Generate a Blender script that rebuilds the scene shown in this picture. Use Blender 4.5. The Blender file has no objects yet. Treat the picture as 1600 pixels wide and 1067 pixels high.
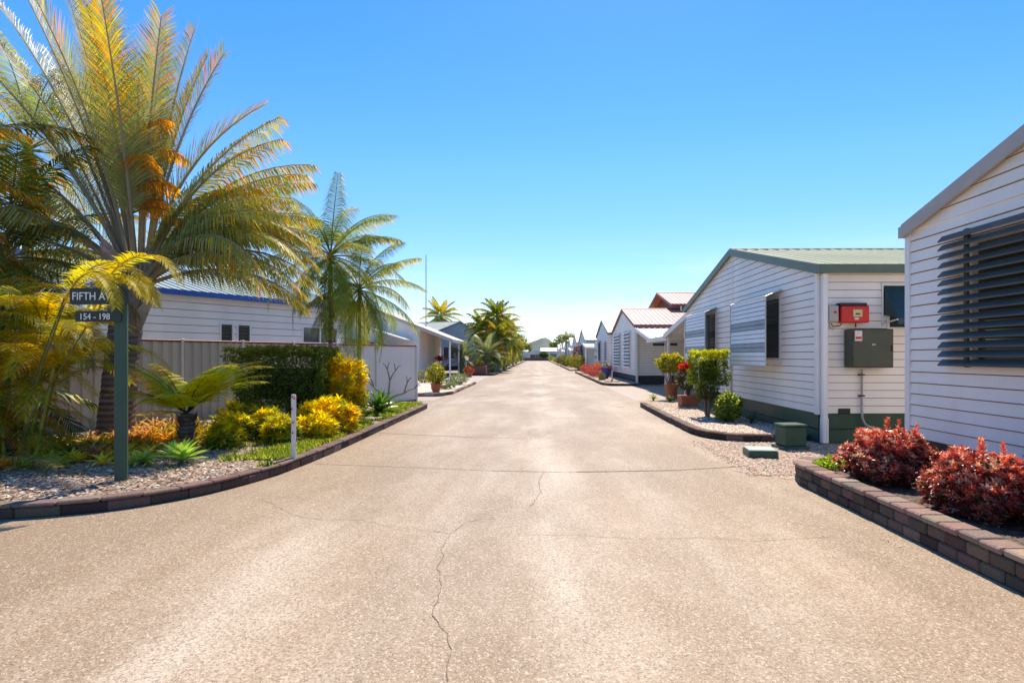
import bpy, math, random
from math import sin, cos, pi, radians, sqrt
from mathutils import Vector, Matrix, noise
random.seed(7)
R = random.random
def U(a, b): return a + (b-a)*random.random()
sc = bpy.context.scene
COL = sc.collection

# ------------------------------------------------------------------ materials
def nt(m):
    m.use_nodes = True
    return m.node_tree.nodes, m.node_tree.links
def mat(name, c, rough=.6, var=.06, scale=3., bump=0., bscale=40., metal=0., spec=.4, c2=None, streak=False):
    m = bpy.data.materials.new(name); N, L = nt(m)
    b = N['Principled BSDF']
    b.inputs['Roughness'].default_value = rough; b.inputs['Metallic'].default_value = metal
    b.inputs['Specular IOR Level'].default_value = spec
    tc = N.new('ShaderNodeTexCoord'); nz = N.new('ShaderNodeTexNoise')
    nz.inputs['Scale'].default_value = scale; nz.inputs['Detail'].default_value = 6
    if streak:
        mp = N.new('ShaderNodeMapping'); mp.inputs['Scale'].default_value = (1, 1, .12)
        L.new(tc.outputs['Object'], mp.inputs[0]); L.new(mp.outputs[0], nz.inputs['Vector'])
    else: L.new(tc.outputs['Object'], nz.inputs['Vector'])
    r = N.new('ShaderNodeValToRGB'); L.new(nz.outputs['Fac'], r.inputs[0])
    a = c if c2 is None else c2
    r.color_ramp.elements[0].position = .3; r.color_ramp.elements[1].position = .7
    r.color_ramp.elements[0].color = tuple(max(0, x*(1-var)) for x in a)+(1,)
    r.color_ramp.elements[1].color = tuple(min(1, x*(1+var)) for x in c)+(1,)
    L.new(r.outputs[0], b.inputs['Base Color'])
    if bump:
        n2 = N.new('ShaderNodeTexNoise'); n2.inputs['Scale'].default_value = bscale; n2.inputs['Detail'].default_value = 5
        L.new(tc.outputs['Object'], n2.inputs['Vector'])
        bp = N.new('ShaderNodeBump'); bp.inputs['Strength'].default_value = bump; bp.inputs['Distance'].default_value = .02
        L.new(n2.outputs['Fac'], bp.inputs['Height']); L.new(bp.outputs[0], b.inputs['Normal'])
    return m
def foliage(name, rough=.45, trans=.45, spec=.35):
    m = bpy.data.materials.new(name); N, L = nt(m)
    b = N['Principled BSDF']; out = N['Material Output']
    at = N.new('ShaderNodeAttribute'); at.attribute_name = 'Col'
    tc = N.new('ShaderNodeTexCoord'); nz = N.new('ShaderNodeTexNoise'); nz.inputs['Scale'].default_value = 9
    L.new(tc.outputs['Object'], nz.inputs['Vector'])
    mr = N.new('ShaderNodeMapRange'); mr.inputs['To Min'].default_value = .75; mr.inputs['To Max'].default_value = 1.25
    L.new(nz.outputs['Fac'], mr.inputs['Value'])
    mx = N.new('ShaderNodeVectorMath'); mx.operation = 'SCALE'
    L.new(at.outputs['Color'], mx.inputs[0]); L.new(mr.outputs[0], mx.inputs['Scale'])
    L.new(mx.outputs[0], b.inputs['Base Color'])
    b.inputs['Roughness'].default_value = rough; b.inputs['Specular IOR Level'].default_value = spec
    t = N.new('ShaderNodeBsdfTranslucent')
    s2 = N.new('ShaderNodeVectorMath'); s2.operation = 'MULTIPLY'; s2.inputs[1].default_value = (1.5, 1.35, .7)
    L.new(mx.outputs[0], s2.inputs[0]); L.new(s2.outputs[0], t.inputs['Color'])
    ms = N.new('ShaderNodeMixShader'); ms.inputs[0].default_value = trans
    L.new(b.outputs[0], ms.inputs[1]); L.new(t.outputs[0], ms.inputs[2]); L.new(ms.outputs[0], out.inputs['Surface'])
    return m
def colored(name, rough=.7, bump=.3, bscale=60, spec=.3):
    m = bpy.data.materials.new(name); N, L = nt(m); b = N['Principled BSDF']
    at = N.new('ShaderNodeAttribute'); at.attribute_name = 'Col'
    tc = N.new('ShaderNodeTexCoord'); nz = N.new('ShaderNodeTexNoise'); nz.inputs['Scale'].default_value = bscale; nz.inputs['Detail'].default_value = 6
    L.new(tc.outputs['Object'], nz.inputs['Vector'])
    mr = N.new('ShaderNodeMapRange'); mr.inputs['To Min'].default_value = .55; mr.inputs['To Max'].default_value = 1.4
    L.new(nz.outputs['Fac'], mr.inputs['Value'])
    mx = N.new('ShaderNodeVectorMath'); mx.operation = 'SCALE'
    L.new(at.outputs['Color'], mx.inputs[0]); L.new(mr.outputs[0], mx.inputs['Scale'])
    L.new(mx.outputs[0], b.inputs['Base Color']); b.inputs['Roughness'].default_value = rough
    b.inputs['Specular IOR Level'].default_value = spec
    bp = N.new('ShaderNodeBump'); bp.inputs['Strength'].default_value = bump; bp.inputs['Distance'].default_value = .02
    L.new(nz.outputs['Fac'], bp.inputs['Height']); L.new(bp.outputs[0], b.inputs['Normal'])
    return m
def concrete(name, base, dark, light, big=.35):
    m = bpy.data.materials.new(name); N, L = nt(m); b = N['Principled BSDF']
    g = N.new('ShaderNodeNewGeometry')
    def nz(s, d=6, r=.6, mapping=None):
        n = N.new('ShaderNodeTexNoise'); n.inputs['Scale'].default_value = s; n.inputs['Detail'].default_value = d; n.inputs['Roughness'].default_value = r
        if mapping:
            mp = N.new('ShaderNodeMapping'); mp.inputs['Scale'].default_value = mapping
            L.new(g.outputs['Position'], mp.inputs[0]); L.new(mp.outputs[0], n.inputs['Vector'])
        else: L.new(g.outputs['Position'], n.inputs['Vector'])
        return n
    def ramp(src, p0, c0, p1, c1):
        r = N.new('ShaderNodeValToRGB'); L.new(src, r.inputs[0])
        r.color_ramp.elements[0].position = p0; r.color_ramp.elements[0].color = c0+(1,)
        r.color_ramp.elements[1].position = p1; r.color_ramp.elements[1].color = c1+(1,)
        return r
    def mix(f, a, c, mode='MIX'):
        x = N.new('ShaderNodeMix'); x.data_type = 'RGBA'; x.blend_type = mode
        if isinstance(f, float): x.inputs[0].default_value = f
        else: L.new(f, x.inputs[0])
        L.new(a, x.inputs[6])
        if isinstance(c, tuple): x.inputs[7].default_value = c+(1,)
        else: L.new(c, x.inputs[7])
        return x.outputs[2]
    big_ = nz(big, 5, .6); r1 = ramp(big_.outputs['Fac'], .35, base, .68, light)
    blot = nz(1.1, 7, .7); r2 = ramp(blot.outputs['Fac'], .38, (1, 1, 1), .62, (0, 0, 0))
    c = mix(r2.outputs[0], r1.outputs[0], tuple(x*.86 for x in base))
    # tyre worn streaks along the street
    st = nz(1.0, 4, .6, (1.3, .05, 1)); r3 = ramp(st.outputs['Fac'], .45, (0, 0, 0), .7, (1, 1, 1))
    c = mix(r3.outputs[0], c, light)
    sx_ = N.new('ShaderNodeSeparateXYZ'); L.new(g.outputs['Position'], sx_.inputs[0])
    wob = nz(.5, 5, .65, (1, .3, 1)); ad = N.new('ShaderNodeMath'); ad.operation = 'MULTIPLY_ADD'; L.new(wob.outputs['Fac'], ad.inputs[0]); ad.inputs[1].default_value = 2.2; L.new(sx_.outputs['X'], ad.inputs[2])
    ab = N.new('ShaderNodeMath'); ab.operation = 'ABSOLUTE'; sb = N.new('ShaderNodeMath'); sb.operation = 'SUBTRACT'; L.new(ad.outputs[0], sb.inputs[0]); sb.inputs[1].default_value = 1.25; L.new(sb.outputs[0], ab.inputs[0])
    rb = ramp(ab.outputs[0], .0, (.9, .9, .9), .6, (0, 0, 0)); c = mix(rb.outputs[0], c, tuple(min(1, x*1.12) for x in light))  # pale centre band: worn concrete plus sun glare put into the colour
    re_ = ramp(ab.outputs[0], 0., (0, 0, 0), 1., (0, 0, 0)); mre = N.new('ShaderNodeMapRange'); mre.inputs['From Min'].default_value = 2.3; mre.inputs['From Max'].default_value = 3.6; mre.inputs['To Max'].default_value = .8; L.new(ab.outputs[0], mre.inputs['Value'])
    c = mix(mre.outputs[0], c, tuple(x*.62 for x in base))
    for hs_ in (0.,):
        sv = N.new('ShaderNodeTexVoronoi'); sv.inputs['Scale'].default_value = .55; L.new(wob.outputs['Color'], sv.inputs['Vector']) if 0 else L.new(g.outputs['Position'], sv.inputs['Vector'])
        rs = ramp(sv.outputs['Distance'], .02, (.75, .75, .75), .13, (0, 0, 0)); c = mix(rs.outputs[0], c, tuple(x*.5 for x in base))
    # exposed aggregate
    st2 = nz(.55, 6, .65, (1., .35, 1)); r6 = ramp(st2.outputs['Fac'], .40, (1, 1, 1), .60, (0, 0, 0))
    c = mix(r6.outputs[0], c, tuple(x*.66 for x in base))
    ag = nz(48, 5, .85); r4 = ramp(ag.outputs['Fac'], .40, (.8, .8, .8), .50, (0, 0, 0))
    vo = N.new('ShaderNodeTexVoronoi'); vo.inputs['Scale'].default_value = 95; L.new(g.outputs['Position'], vo.inputs['Vector'])
    sc_ = N.new('ShaderNodeSeparateColor'); L.new(vo.outputs['Color'], sc_.inputs[0])
    rv = ramp(sc_.outputs[0], .55, (0, 0, 0), .95, (.65, .65, .65)); c = mix(rv.outputs[0], c, dark)
    rw = ramp(sc_.outputs[1], .75, (0, 0, 0), 1., (.6, .6, .6)); c = mix(rw.outputs[0], c, tuple(min(1, x*1.3) for x in light))
    c = mix(r4.outputs[0], c, tuple((x+y)/2 for x, y in zip(dark, base)))
    ag2 = nz(150, 2, .7); r5 = ramp(ag2.outputs['Fac'], .6, (0, 0, 0), .68, (1, 1, 1))
    c = mix(r5.outputs[0], c, tuple(min(1, x*1.35) for x in light))
    L.new(c, b.inputs['Base Color']); b.inputs['Roughness'].default_value = .62; b.inputs['Specular IOR Level'].default_value = .35
    bp = N.new('ShaderNodeBump'); bp.inputs['Strength'].default_value = .2; bp.inputs['Distance'].default_value = .004
    L.new(ag.outputs['Fac'], bp.inputs['Height']); L.new(bp.outputs[0], b.inputs['Normal'])
    return m
def pebble(name, cols, scale=38, rough=.8):
    m = bpy.data.materials.new(name); N, L = nt(m); b = N['Principled BSDF']
    g = N.new('ShaderNodeNewGeometry'); v = N.new('ShaderNodeTexVoronoi'); v.inputs['Scale'].default_value = scale
    L.new(g.outputs['Position'], v.inputs['Vector'])
    sp = N.new('ShaderNodeSeparateColor'); L.new(v.outputs['Color'], sp.inputs[0])
    r = N.new('ShaderNodeValToRGB'); L.new(sp.outputs[0], r.inputs[0])
    r.color_ramp.elements[0].color = cols[0]+(1,); r.color_ramp.elements[1].color = cols[-1]+(1,)
    for i, c in enumerate(cols[1:-1]):
        e = r.color_ramp.elements.new((i+1)/(len(cols)-1)); e.color = c+(1,)
    L.new(r.outputs[0], b.inputs['Base Color']); b.inputs['Roughness'].default_value = rough
    bp = N.new('ShaderNodeBump'); bp.inputs['Strength'].default_value = .8; bp.inputs['Distance'].default_value = .02; bp.invert = True
    L.new(v.outputs['Distance'], bp.inputs['Height']); L.new(bp.outputs[0], b.inputs['Normal'])
    return m

M = {}
M['siding'] = mat('siding', (.87, .80, .72), .42, .085, 1.2, .06, 30, streak=True)
M['siding_cool'] = mat('siding_cool', (.72, .76, .80), .45, .04, 1.2, .06, 30)
M['siding_cream'] = mat('siding_cream', (.78, .74, .66), .45, .04, 1.2, .06, 30)
M['siding_blue'] = mat('siding_blue', (.42, .52, .62), .5, .05, 1.2, .06, 30)
M['groove_shade'] = mat('groove_shade', (.20, .17, .16), .8, .15, 8)  # dark tone puts the shadow lines of laps and ribs into the colour
M['trim'] = mat('trim', (.80, .78, .76), .35, .03, 4)
M['alu'] = mat('alu', (.62, .61, .6), .35, .05, 5, metal=.3)
M['green'] = mat('dark_green', (.035, .085, .055), .45, .15, 3, .05)
M['skirt_dark'] = mat('skirt_dark', (.045, .04, .045), .7, .2, 3)
M['slat'] = mat('slat', (.055, .072, .068), .38, .15, 3)
M['grey_barge'] = mat('grey_barge', (.44, .385, .34), .5, .08, 4)
M['green_barge'] = mat('green_barge', (.12, .16, .11), .45, .1, 4)
M['red_barge'] = mat('red_barge', (.32, .07, .06), .5, .1, 4)
M['blue_barge'] = mat('blue_barge', (.015, .11, .42), .45, .1, 4)
M['slate_barge'] = mat('slate_barge', (.16, .22, .26), .5, .1, 4)
M['white_barge'] = mat('white_barge', (.72, .71, .7), .5, .05, 4)
def roofm(n, c, v=.1): return mat(n, c, .42, v, .8, streak=False, spec=.5)
M['roof_olive'] = roofm('roof_olive', (.60, .58, .34))
M['roof_red'] = roofm('roof_red', (.55, .22, .18))
M['roof_pale'] = roofm('roof_pale', (.48, .50, .44))
M['roof_mint'] = roofm('roof_mint', (.44, .50, .44))
M['roof_grey'] = roofm('roof_grey', (.40, .38, .36))
M['roof_white'] = roofm('roof_white', (.72, .72, .7), .04)
M['roof_yellow'] = roofm('roof_yellow', (.5, .45, .25))
M['roof_pink'] = roofm('roof_pink', (.55, .36, .32))
M['louvre_white'] = mat('louvre_white', (.72, .70, .68), .4, .05, 4)
M['rail_red'] = mat('rail_red', (.22, .03, .035), .4, .1, 5)
M['fence_beige'] = mat('fence_beige', (.56, .52, .46), .5, .08, 1.5, streak=True)
M['fence_pale'] = mat('fence_pale', (.72, .68, .63), .5, .05, 1.2)
M['hood_white'] = mat('hood_white', (.75, .74, .73), .35, .04, 4)
M['hood_grey'] = mat('hood_grey', (.27, .27, .27), .4, .1, 4)
M['hood_teal'] = mat('hood_teal', (.02, .055, .06), .5, .15, 4)
M['cabinet'] = mat('cabinet', (.055, .065, .045), .45, .1, 4)
M['red'] = mat('red_paint', (.62, .015, .015), .35, .1, 4)
M['black'] = mat('black', (.02, .02, .02), .5, .2, 5)
M['box_grey'] = mat('box_grey', (.42, .40, .35), .5, .1, 6)
M['sticker'] = mat('sticker', (.75, .62, .58), .6, .1, 30)
M['yellow_lab'] = mat('yellow_label', (.6, .55, .25), .5, .1, 30)
M['mint'] = mat('mint', (.42, .52, .46), .5, .05, 8, .05)
M['terracotta'] = mat('terracotta', (.42, .13, .05), .75, .2, 6, .2, 60)
M['brick'] = mat('brick', (.22, .09, .06), .8, .3, 9, .4, 60)
M['sign_green'] = mat('sign_green', (.012, .02, .018), .35, .2, 6)
M['white'] = mat('white_paint', (.8, .8, .78), .5, .03, 8)
M['white_post'] = mat('white_post', (.7, .68, .64), .55, .1, 20)
M['trunk'] = None
M['brown_cloth'] = mat('brown_cloth', (.16, .09, .07), .8, .2, 4)
M['soffit'] = mat('soffit', (.72, .62, .50), .6, .04, 3)
M['purple'] = mat('purple_glaze', (.07, .05, .25), .4, .2, 8)
M['wood'] = mat('bare_wood', (.3, .24, .2), .8, .2, 14, .3, 80)
M['cast'] = mat('cast_iron', (.06, .06, .06), .6, .2, 10)
M['leaf'] = foliage('leaf'); M['leaf_shiny'] = foliage('leaf_shiny', .28, .3, .6)
M['leaf_soft'] = foliage('leaf_soft', .5, .68, .3)
M['bark'] = colored('bark', .85, .6, 35); M['stone'] = colored('edging_stone', .85, .5, 45)
M['chips'] = colored('chips', .7, .3, 80)
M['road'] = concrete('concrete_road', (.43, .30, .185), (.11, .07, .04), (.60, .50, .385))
M['paving'] = concrete('concrete_paving', (.52, .42, .34), (.3, .22, .17), (.62, .54, .47))
M['joint'] = mat('joint', (.05, .035, .028), .9, .3, 30)
M['crack'] = mat('crack_dirt', (.22, .165, .12), .9, .3, 60)
M['mulch'] = pebble('mulch', [(.13, .08, .05), (.30, .21, .15), (.44, .34, .27), (.54, .45, .38)], 42)
M['gravel'] = pebble('gravel', [(.16, .10, .07), (.36, .24, .16), (.5, .36, .26), (.62, .5, .4)], 34)
M['pinkgravel'] = pebble('pink_gravel', [(.5, .36, .28), (.66, .52, .42), (.72, .6, .52)], 20)
M['soil'] = pebble('soil', [(.05, .03, .022), (.1, .065, .045), (.16, .11, .08)], 30)
M['groundm'] = pebble('earth', [(.16, .17, .07), (.25, .23, .12), (.32, .27, .18)], 6)
M['hillm'] = pebble('hill_forest', [(.02, .04, .018), (.035, .06, .025), (.05, .08, .03)], .04)
g = bpy.data.materials.new('window_glass'); N_, L_ = nt(g); b_ = N_['Principled BSDF']
b_.inputs['Base Color'].default_value = (.07, .075, .08, 1); b_.inputs['Roughness'].default_value = .08; b_.inputs['Specular IOR Level'].default_value = .7
M['glass'] = g

# ------------------------------------------------------------------ mesh builder
class MB:
    def __init__(s): s.v = []; s.f = []; s.c = []; s.hascol = False; s.T = None
    def add(s, vs, fs, col=None):
        k = len(s.v)
        if s.T: vs = [s.T @ Vector(p) for p in vs]
        s.v += [tuple(p) for p in vs]
        for f in fs: s.f.append(tuple(i+k for i in f)); s.c.append(col or (.5, .5, .5))
        if col: s.hascol = True
    def quad(s, a, b, c, d, col=None): s.add([a, b, c, d], [(0, 1, 2, 3)], col)
    def box(s, x0, x1, y0, y1, z0, z1, col=None, bev=0.):
        if x0 > x1: x0, x1 = x1, x0
        if y0 > y1: y0, y1 = y1, y0
        if z0 > z1: z0, z1 = z1, z0
        e = min(bev, (x1-x0)/3, (y1-y0)/3, (z1-z0)/3)
        if e <= 0:
            vs = [(x, y, z) for z in (z0, z1) for y in (y0, y1) for x in (x0, x1)]
            s.add(vs, [(0, 2, 3, 1), (4, 5, 7, 6), (0, 1, 5, 4), (2, 6, 7, 3), (0, 4, 6, 2), (1, 3, 7, 5)], col); return
        # chamfered box: 24 verts
        vs = []; ix = {}
        for sx in (0, 1):
            for sy in (0, 1):
                for sz in (0, 1):
                    X = (x0, x1)[sx]; Y = (y0, y1)[sy]; Z = (z0, z1)[sz]
                    dx = e*(1-2*sx); dy = e*(1-2*sy); dz = e*(1-2*sz)
                    ix[(sx, sy, sz, 'x')] = len(vs); vs.append((X, Y+dy, Z+dz))
                    ix[(sx, sy, sz, 'y')] = len(vs); vs.append((X+dx, Y, Z+dz))
                    ix[(sx, sy, sz, 'z')] = len(vs); vs.append((X+dx, Y+dy, Z))
        F = []
        q = [(0, 0), (0, 1), (1, 1), (1, 0)]
        for k in (0, 1):
            F.append(tuple(ix[(k, a, b, 'x')] for a, b in q)); F.append(tuple(ix[(a, k, b, 'y')] for a, b in q)); F.append(tuple(ix[(a, b, k, 'z')] for a, b in q))
        for a in (0, 1):
            for b in (0, 1):
                F.append((ix[(a, b, 0, 'x')], ix[(a, b, 1, 'x')], ix[(a, b, 1, 'y')], ix[(a, b, 0, 'y')]))
                F.append((ix[(a, 0, b, 'x')], ix[(a, 1, b, 'x')], ix[(a, 1, b, 'z')], ix[(a, 0, b, 'z')]))
                F.append((ix[(0, a, b, 'y')], ix[(1, a, b, 'y')], ix[(1, a, b, 'z')], ix[(0, a, b, 'z')]))
                for c in (0, 1): pass
        for a in (0, 1):
            for b in (0, 1):
                for c in (0, 1): F.append((ix[(a, b, c, 'x')], ix[(a, b, c, 'y')], ix[(a, b, c, 'z')]))
        s.add(vs, F, col)
    def tube(s, pts, rs, n=8, col=None, cap=True):
        pts = [Vector(p) for p in pts]
        if not isinstance(rs, (list, tuple)): rs = [rs]*len(pts)
        vs = []; fs = []
        up = Vector((0, 0, 1))
        for i, p in enumerate(pts):
            d = (pts[min(i+1, len(pts)-1)]-pts[max(i-1, 0)]).normalized()
            a = d.cross(Vector((0, 1, 0)) if abs(d.y) < .9 else Vector((1, 0, 0))).normalized(); b = d.cross(a)
            for k in range(n):
                t = 2*pi*k/n; vs.append(p+(a*cos(t)+b*sin(t))*rs[i])
        for i in range(len(pts)-1):
            for k in range(n): fs.append((i*n+k, i*n+(k+1) % n, (i+1)*n+(k+1) % n, (i+1)*n+k))
        if cap: fs.append(tuple(range(n))); fs.append(tuple((len(pts)-1)*n+k for k in range(n)))
        s.add(vs, fs, col)
    def lathe(s, cx, cy, prof, n=20, col=None):
        vs = [(cx+r*cos(2*pi*k/n), cy+r*sin(2*pi*k/n), z) for r, z in prof for k in range(n)]
        fs = [(i*n+k, i*n+(k+1) % n, (i+1)*n+(k+1) % n, (i+1)*n+k) for i in range(len(prof)-1) for k in range(n)]
        fs += [tuple(range(n)), tuple((len(prof)-1)*n+k for k in range(n))]
        s.add(vs, fs, col)
    def prism(s, poly, z0, z1, col=None):
        n = len(poly); vs = [(x, y, z0) for x, y in poly]+[(x, y, z1) for x, y in poly]
        fs = [tuple(range(n)), tuple(range(n, 2*n))]+[(i, (i+1) % n, n+(i+1) % n, n+i) for i in range(n)]
        s.add(vs, fs, col)
    def build(s, name, m, parent=None, smooth=False, **kw):
        me = bpy.data.meshes.new(name); me.from_pydata(s.v, [], s.f)
        if s.hascol:
            at = me.attributes.new('Col', 'FLOAT_COLOR', 'CORNER')
            buf = []
            for f, c in zip(s.f, s.c): buf += [c[0], c[1], c[2], 1.]*len(f)
            at.data.foreach_set('color', buf)
        if smooth: me.polygons.foreach_set('use_smooth', [True]*len(me.polygons))
        me.materials.append(M[m] if isinstance(m, str) else m); me.update()
        o = bpy.data.objects.new(name, me); COL.objects.link(o)
        if parent: o.parent = parent
        for k, v in kw.items(): o[k] = v
        return o
def thing(name, label, cat, group=None, loc=(0, 0, 0), rz=0):
    o = bpy.data.objects.new(name, None); COL.objects.link(o); o.location = loc; o.rotation_euler = (0, 0, rz)
    o.empty_display_size = .1
    o['label'] = label; o['category'] = cat
    if group: o['group'] = group
    return o
def tag(o, label, cat, group=None):
    o['label'] = label; o['category'] = cat
    if group: o['group'] = group
    return o
def dup(src, loc, rz, label, scale=1., group=None):
    r = src.copy(); COL.objects.link(r); r.location = loc; r.rotation_euler = (0, 0, rz); r['label'] = label
    r.scale = (scale,)*3
    if group: r['group'] = group
    for ch in list(src.children):
        c = ch.copy(); COL.objects.link(c); c.parent = r
        for g_ in ch.children:
            d = g_.copy(); COL.objects.link(d); d.parent = c
    return r
def jit(c, a=.12):
    k = 1+U(-a, a)*1.6; return (max(0, c[0]*k*(1+U(-a, a))), max(0, c[1]*k*(1+U(-a, a)*.6)), max(0, c[2]*k))
def mixc(a, b, t): return tuple(a[i]*(1-t)+b[i]*t for i in range(3))

# ------------------------------------------------------------------ foliage makers
G_DK = (.035, .075, .02); G_MD = (.085, .15, .03); G_LT = (.20, .28, .04); G_YL = (.62, .48, .012); G_OR = (.74, .27, .01)
G_GREY = (.16, .20, .12)
def frond(mb, base, az, el, L, arch, ll, n=46, w=.03, fwb=0., bare=.16, c0=G_MD, c1=G_LT, tipc=None, droop=.5, vee=.35, rc=(.30, .27, .16), rr=.018, sway=0., tipf=.0, segs=12, col_along=None):
    """one pinnate leaf: az azimuth, el start elevation, arch total bend (rad)"""
    p = Vector(base); pts = [p.copy()]; dirs = []
    a = az
    for i in range(segs):
        t = (i+.5)/segs
        e = el-arch*(t**1.35); a = az+sway*t*t
        d = Vector((cos(a)*cos(e), sin(a)*cos(e), sin(e))); dirs.append(d); p = p+d*(L/segs); pts.append(p.copy())
    dirs.append(dirs[-1])
    mb.tube(pts, [rr*(1-.85*i/segs) for i in range(segs+1)], 5, rc, False)
    for k in range(n):
        t = bare+(1-bare)*(k+.5)/n
        x = t*segs; i = min(int(x), segs-1); q = pts[i].lerp(pts[i+1], x-i); d = dirs[i].lerp(dirs[i+1], x-i).normalized()
        side = d.cross(Vector((0, 0, 1)))
        if side.length < .05: side = Vector((-sin(a), cos(a), 0))
        side.normalize(); upv = side.cross(d).normalized()
        u = (t-bare)/(1-bare)
        prof = min(1., .45+2.4*u)*(1-.62*u**2.2)
        for sg in (-1, 1):
            l = ll*prof*U(.85, 1.1); fw = .35+fwb+.75*u+U(-.1, .1)
            v = (side*sg+d*fw+upv*(vee+U(-.12, .12))).normalized()
            q0 = q; q1 = q+v*l*.5+Vector((0, 0, -droop*l*.12)); v2 = (v+Vector((0, 0, -droop*(1+U(-.2, .3))))).normalized(); q2 = q1+v2*l*.5
            wv = d*w*.5*U(.8, 1.1)
            if col_along: cb = col_along(t)
            else: cb = mixc(c0, c1, u*.7+U(0, .3))
            cb = jit(cb, .15)
            ct = jit(tipc, .15) if (tipc and R() < tipf+u*.3) else cb
            mb.add([q0-wv*.6, q0+wv*.6, q1+wv, q1-wv], [(0, 1, 2, 3)], cb)
            mb.add([q1-wv, q1+wv, q2+wv*.12, q2-wv*.12], [(0, 1, 2, 3)], ct)
def bifrond(mb, base, az, el, L, arch, ll, n, w, bare, c0, c1, tipc=None, tipf=0., droop=.4, vee=0., rr=.012, rc=(.14, .12, .05)):
    segs = 12; p = Vector(base); pts = [p.copy()]; dirs = []
    for i in range(segs):
        t = (i+.5)/segs; e = el-arch*(t**1.35); d = Vector((cos(az)*cos(e), sin(az)*cos(e), sin(e))); dirs.append(d); p = p+d*(L/segs); pts.append(p.copy())
    dirs.append(dirs[-1]); mb.tube(pts, [rr*(1-.85*i/segs) for i in range(segs+1)], 5, rc, False)
    for k in range(n):
        t = bare+(1-bare)*(k+.5)/n; x = t*segs; i = min(int(x), segs-1); q = pts[i].lerp(pts[i+1], x-i); d = dirs[i].lerp(dirs[i+1], x-i).normalized()
        side = d.cross(Vector((0, 0, 1))).normalized(); upv = side.cross(d).normalized(); u = (t-bare)/(1-bare)
        l = ll*min(1., .5+2.2*u)*(1-.85*u**1.8)+.02
        for sg in (-1, 1):
            v = (side*sg+d*(.25+.5*u)+upv*(vee+U(-.1, .1))+Vector((0, 0, -.12))).normalized(); m_ = max(4, int(l/.026))
            cb = mixc(c0, c1, u*.5+U(0, .4))
            if tipc and R() < tipf: cb = tipc
            for j in range(m_):
                f = (j+.5)/m_; b_ = q+v*l*f+Vector((0, 0, -droop*l*f*f*.5)); pl = .058*(1-.7*f)*(1.1-.45*u)
                for s2 in (-1, 1):
                    dd = (v.cross(upv)*s2+v*.5).normalized(); ww = v*.014
                    mb.add([b_-ww, b_+ww, b_+dd*pl+ww*.3, b_+dd*pl-ww*.3], [(0, 1, 2, 3)], jit(cb, .15))
def leafq(mb, p, d, l, w, col, droop=0.):
    d = d.normalized(); s = d.cross(Vector((U(-1, 1), U(-1, 1), U(-.6, 1)))); 
    if s.length < 1e-3: s = Vector((1, 0, 0))
    s = s.normalized()*w*.5; m = p+d*l*.5
    mb.add([p, m+s, p+d*l+Vector((0, 0, -droop*l)), m-s], [(0, 1, 2, 3)], col)
def strap(mb, p, az, el, L, w, bend, c0, c1, segs=4, fold=.25):
    p = Vector(p); e = el; s = Vector((-sin(az), cos(az), 0)); prev = None
    for i in range(segs+1):
        t = i/segs; ww = w*(.55+.9*t-1.45*t*t+.02) if t > .0 else w*.5
        ww = w*max(.04, (sin(pi*(.22+.78*t))**.8))
        d = Vector((cos(az)*cos(e), sin(az)*cos(e), sin(e))); nrm = s.cross(d)
        row = [p-s*ww*.5+nrm*(-ww*fold), p, p+s*ww*.5+nrm*(-ww*fold)]
        if prev:
            c = mixc(c0, c1, t)
            mb.add(prev+row, [(0, 1, 4, 3), (1, 2, 5, 4)], c)
        prev = row; p = p+d*(L/segs); e -= bend/segs
def rosette(mb, p, n, L, w, bend, c0, c1, e0=.15, e1=1.4, up=None):
    for i in range(n):
        f = (i+.5)/n; az = i*2.4+U(-.2, .2); el = e0+(e1-e0)*f+U(-.1, .1)
        l = L*(1-.25*f)*U(.85, 1.1)
        strap(mb, p, az, el, l, w, bend*U(.7, 1.2), jit(c0, .12), jit(c1, .12))
def ptsin(shape, rx, ry, rz, shell=.55):
    while True:
        if shape == 'box':
            k = random.choice((0, 1, 2, 3, 4, 4)) if R() < .8 else 9
            x, y, z = U(-1, 1), U(-1, 1), U(-1, 1); dpt = U(.82, 1.0)
            if k == 0: x = -dpt
            elif k == 1: x = dpt
            elif k == 2 or k == 3: y = dpt*(-1 if k == 2 else 1)
            elif k == 4: z = dpt
            nrm = Vector(((x/abs(x) if abs(x) > .8 else x*.3), (y/abs(y) if abs(y) > .8 else y*.3), (z/abs(z) if abs(z) > .8 else z*.3)))
            q = .93+.2*noise.noise(Vector((x*2.1+rx*9, y*2.1, z*2.1)))
            return Vector((x*rx*q, y*ry*q, z*rz*q)), nrm
        v = Vector((U(-1, 1), U(-1, 1), U(-1, 1)))
        if .1 < v.length < 1:
            n = v.normalized(); r = shell+(1-shell)*sqrt(R())
            lump = .82+.36*noise.noise(n*2.3+Vector((rx*7, ry*3, rz)))
            return Vector((n.x*rx*r*lump, n.y*ry*r*lump, n.z*rz*r*lump)), n
def bush(mb, c, r, n, l, w, cols, shape='ell', shell=.5, out=.6, droop=.2, topc=None, zmin=None, holes=.0):
    c = Vector(c); k = 0
    while k < n:
        p, nm = ptsin(shape, *r, shell)
        if zmin is not None and p.z+c.z < zmin: continue
        k += 1
        nn = noise.noise((p+c)*3.1)
        if holes and nn < -holes: continue
        d = nm*out+Vector((U(-1, 1), U(-1, 1), U(-.7, 1)))*.8
        col = random.choice(cols)
        if topc and p.z > r[2]*U(.25, .9): col = topc
        leafq(mb, c+p, d, l*U(.6, 1.2), w*U(.7, 1.2), jit(col, .18), droop)
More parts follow.
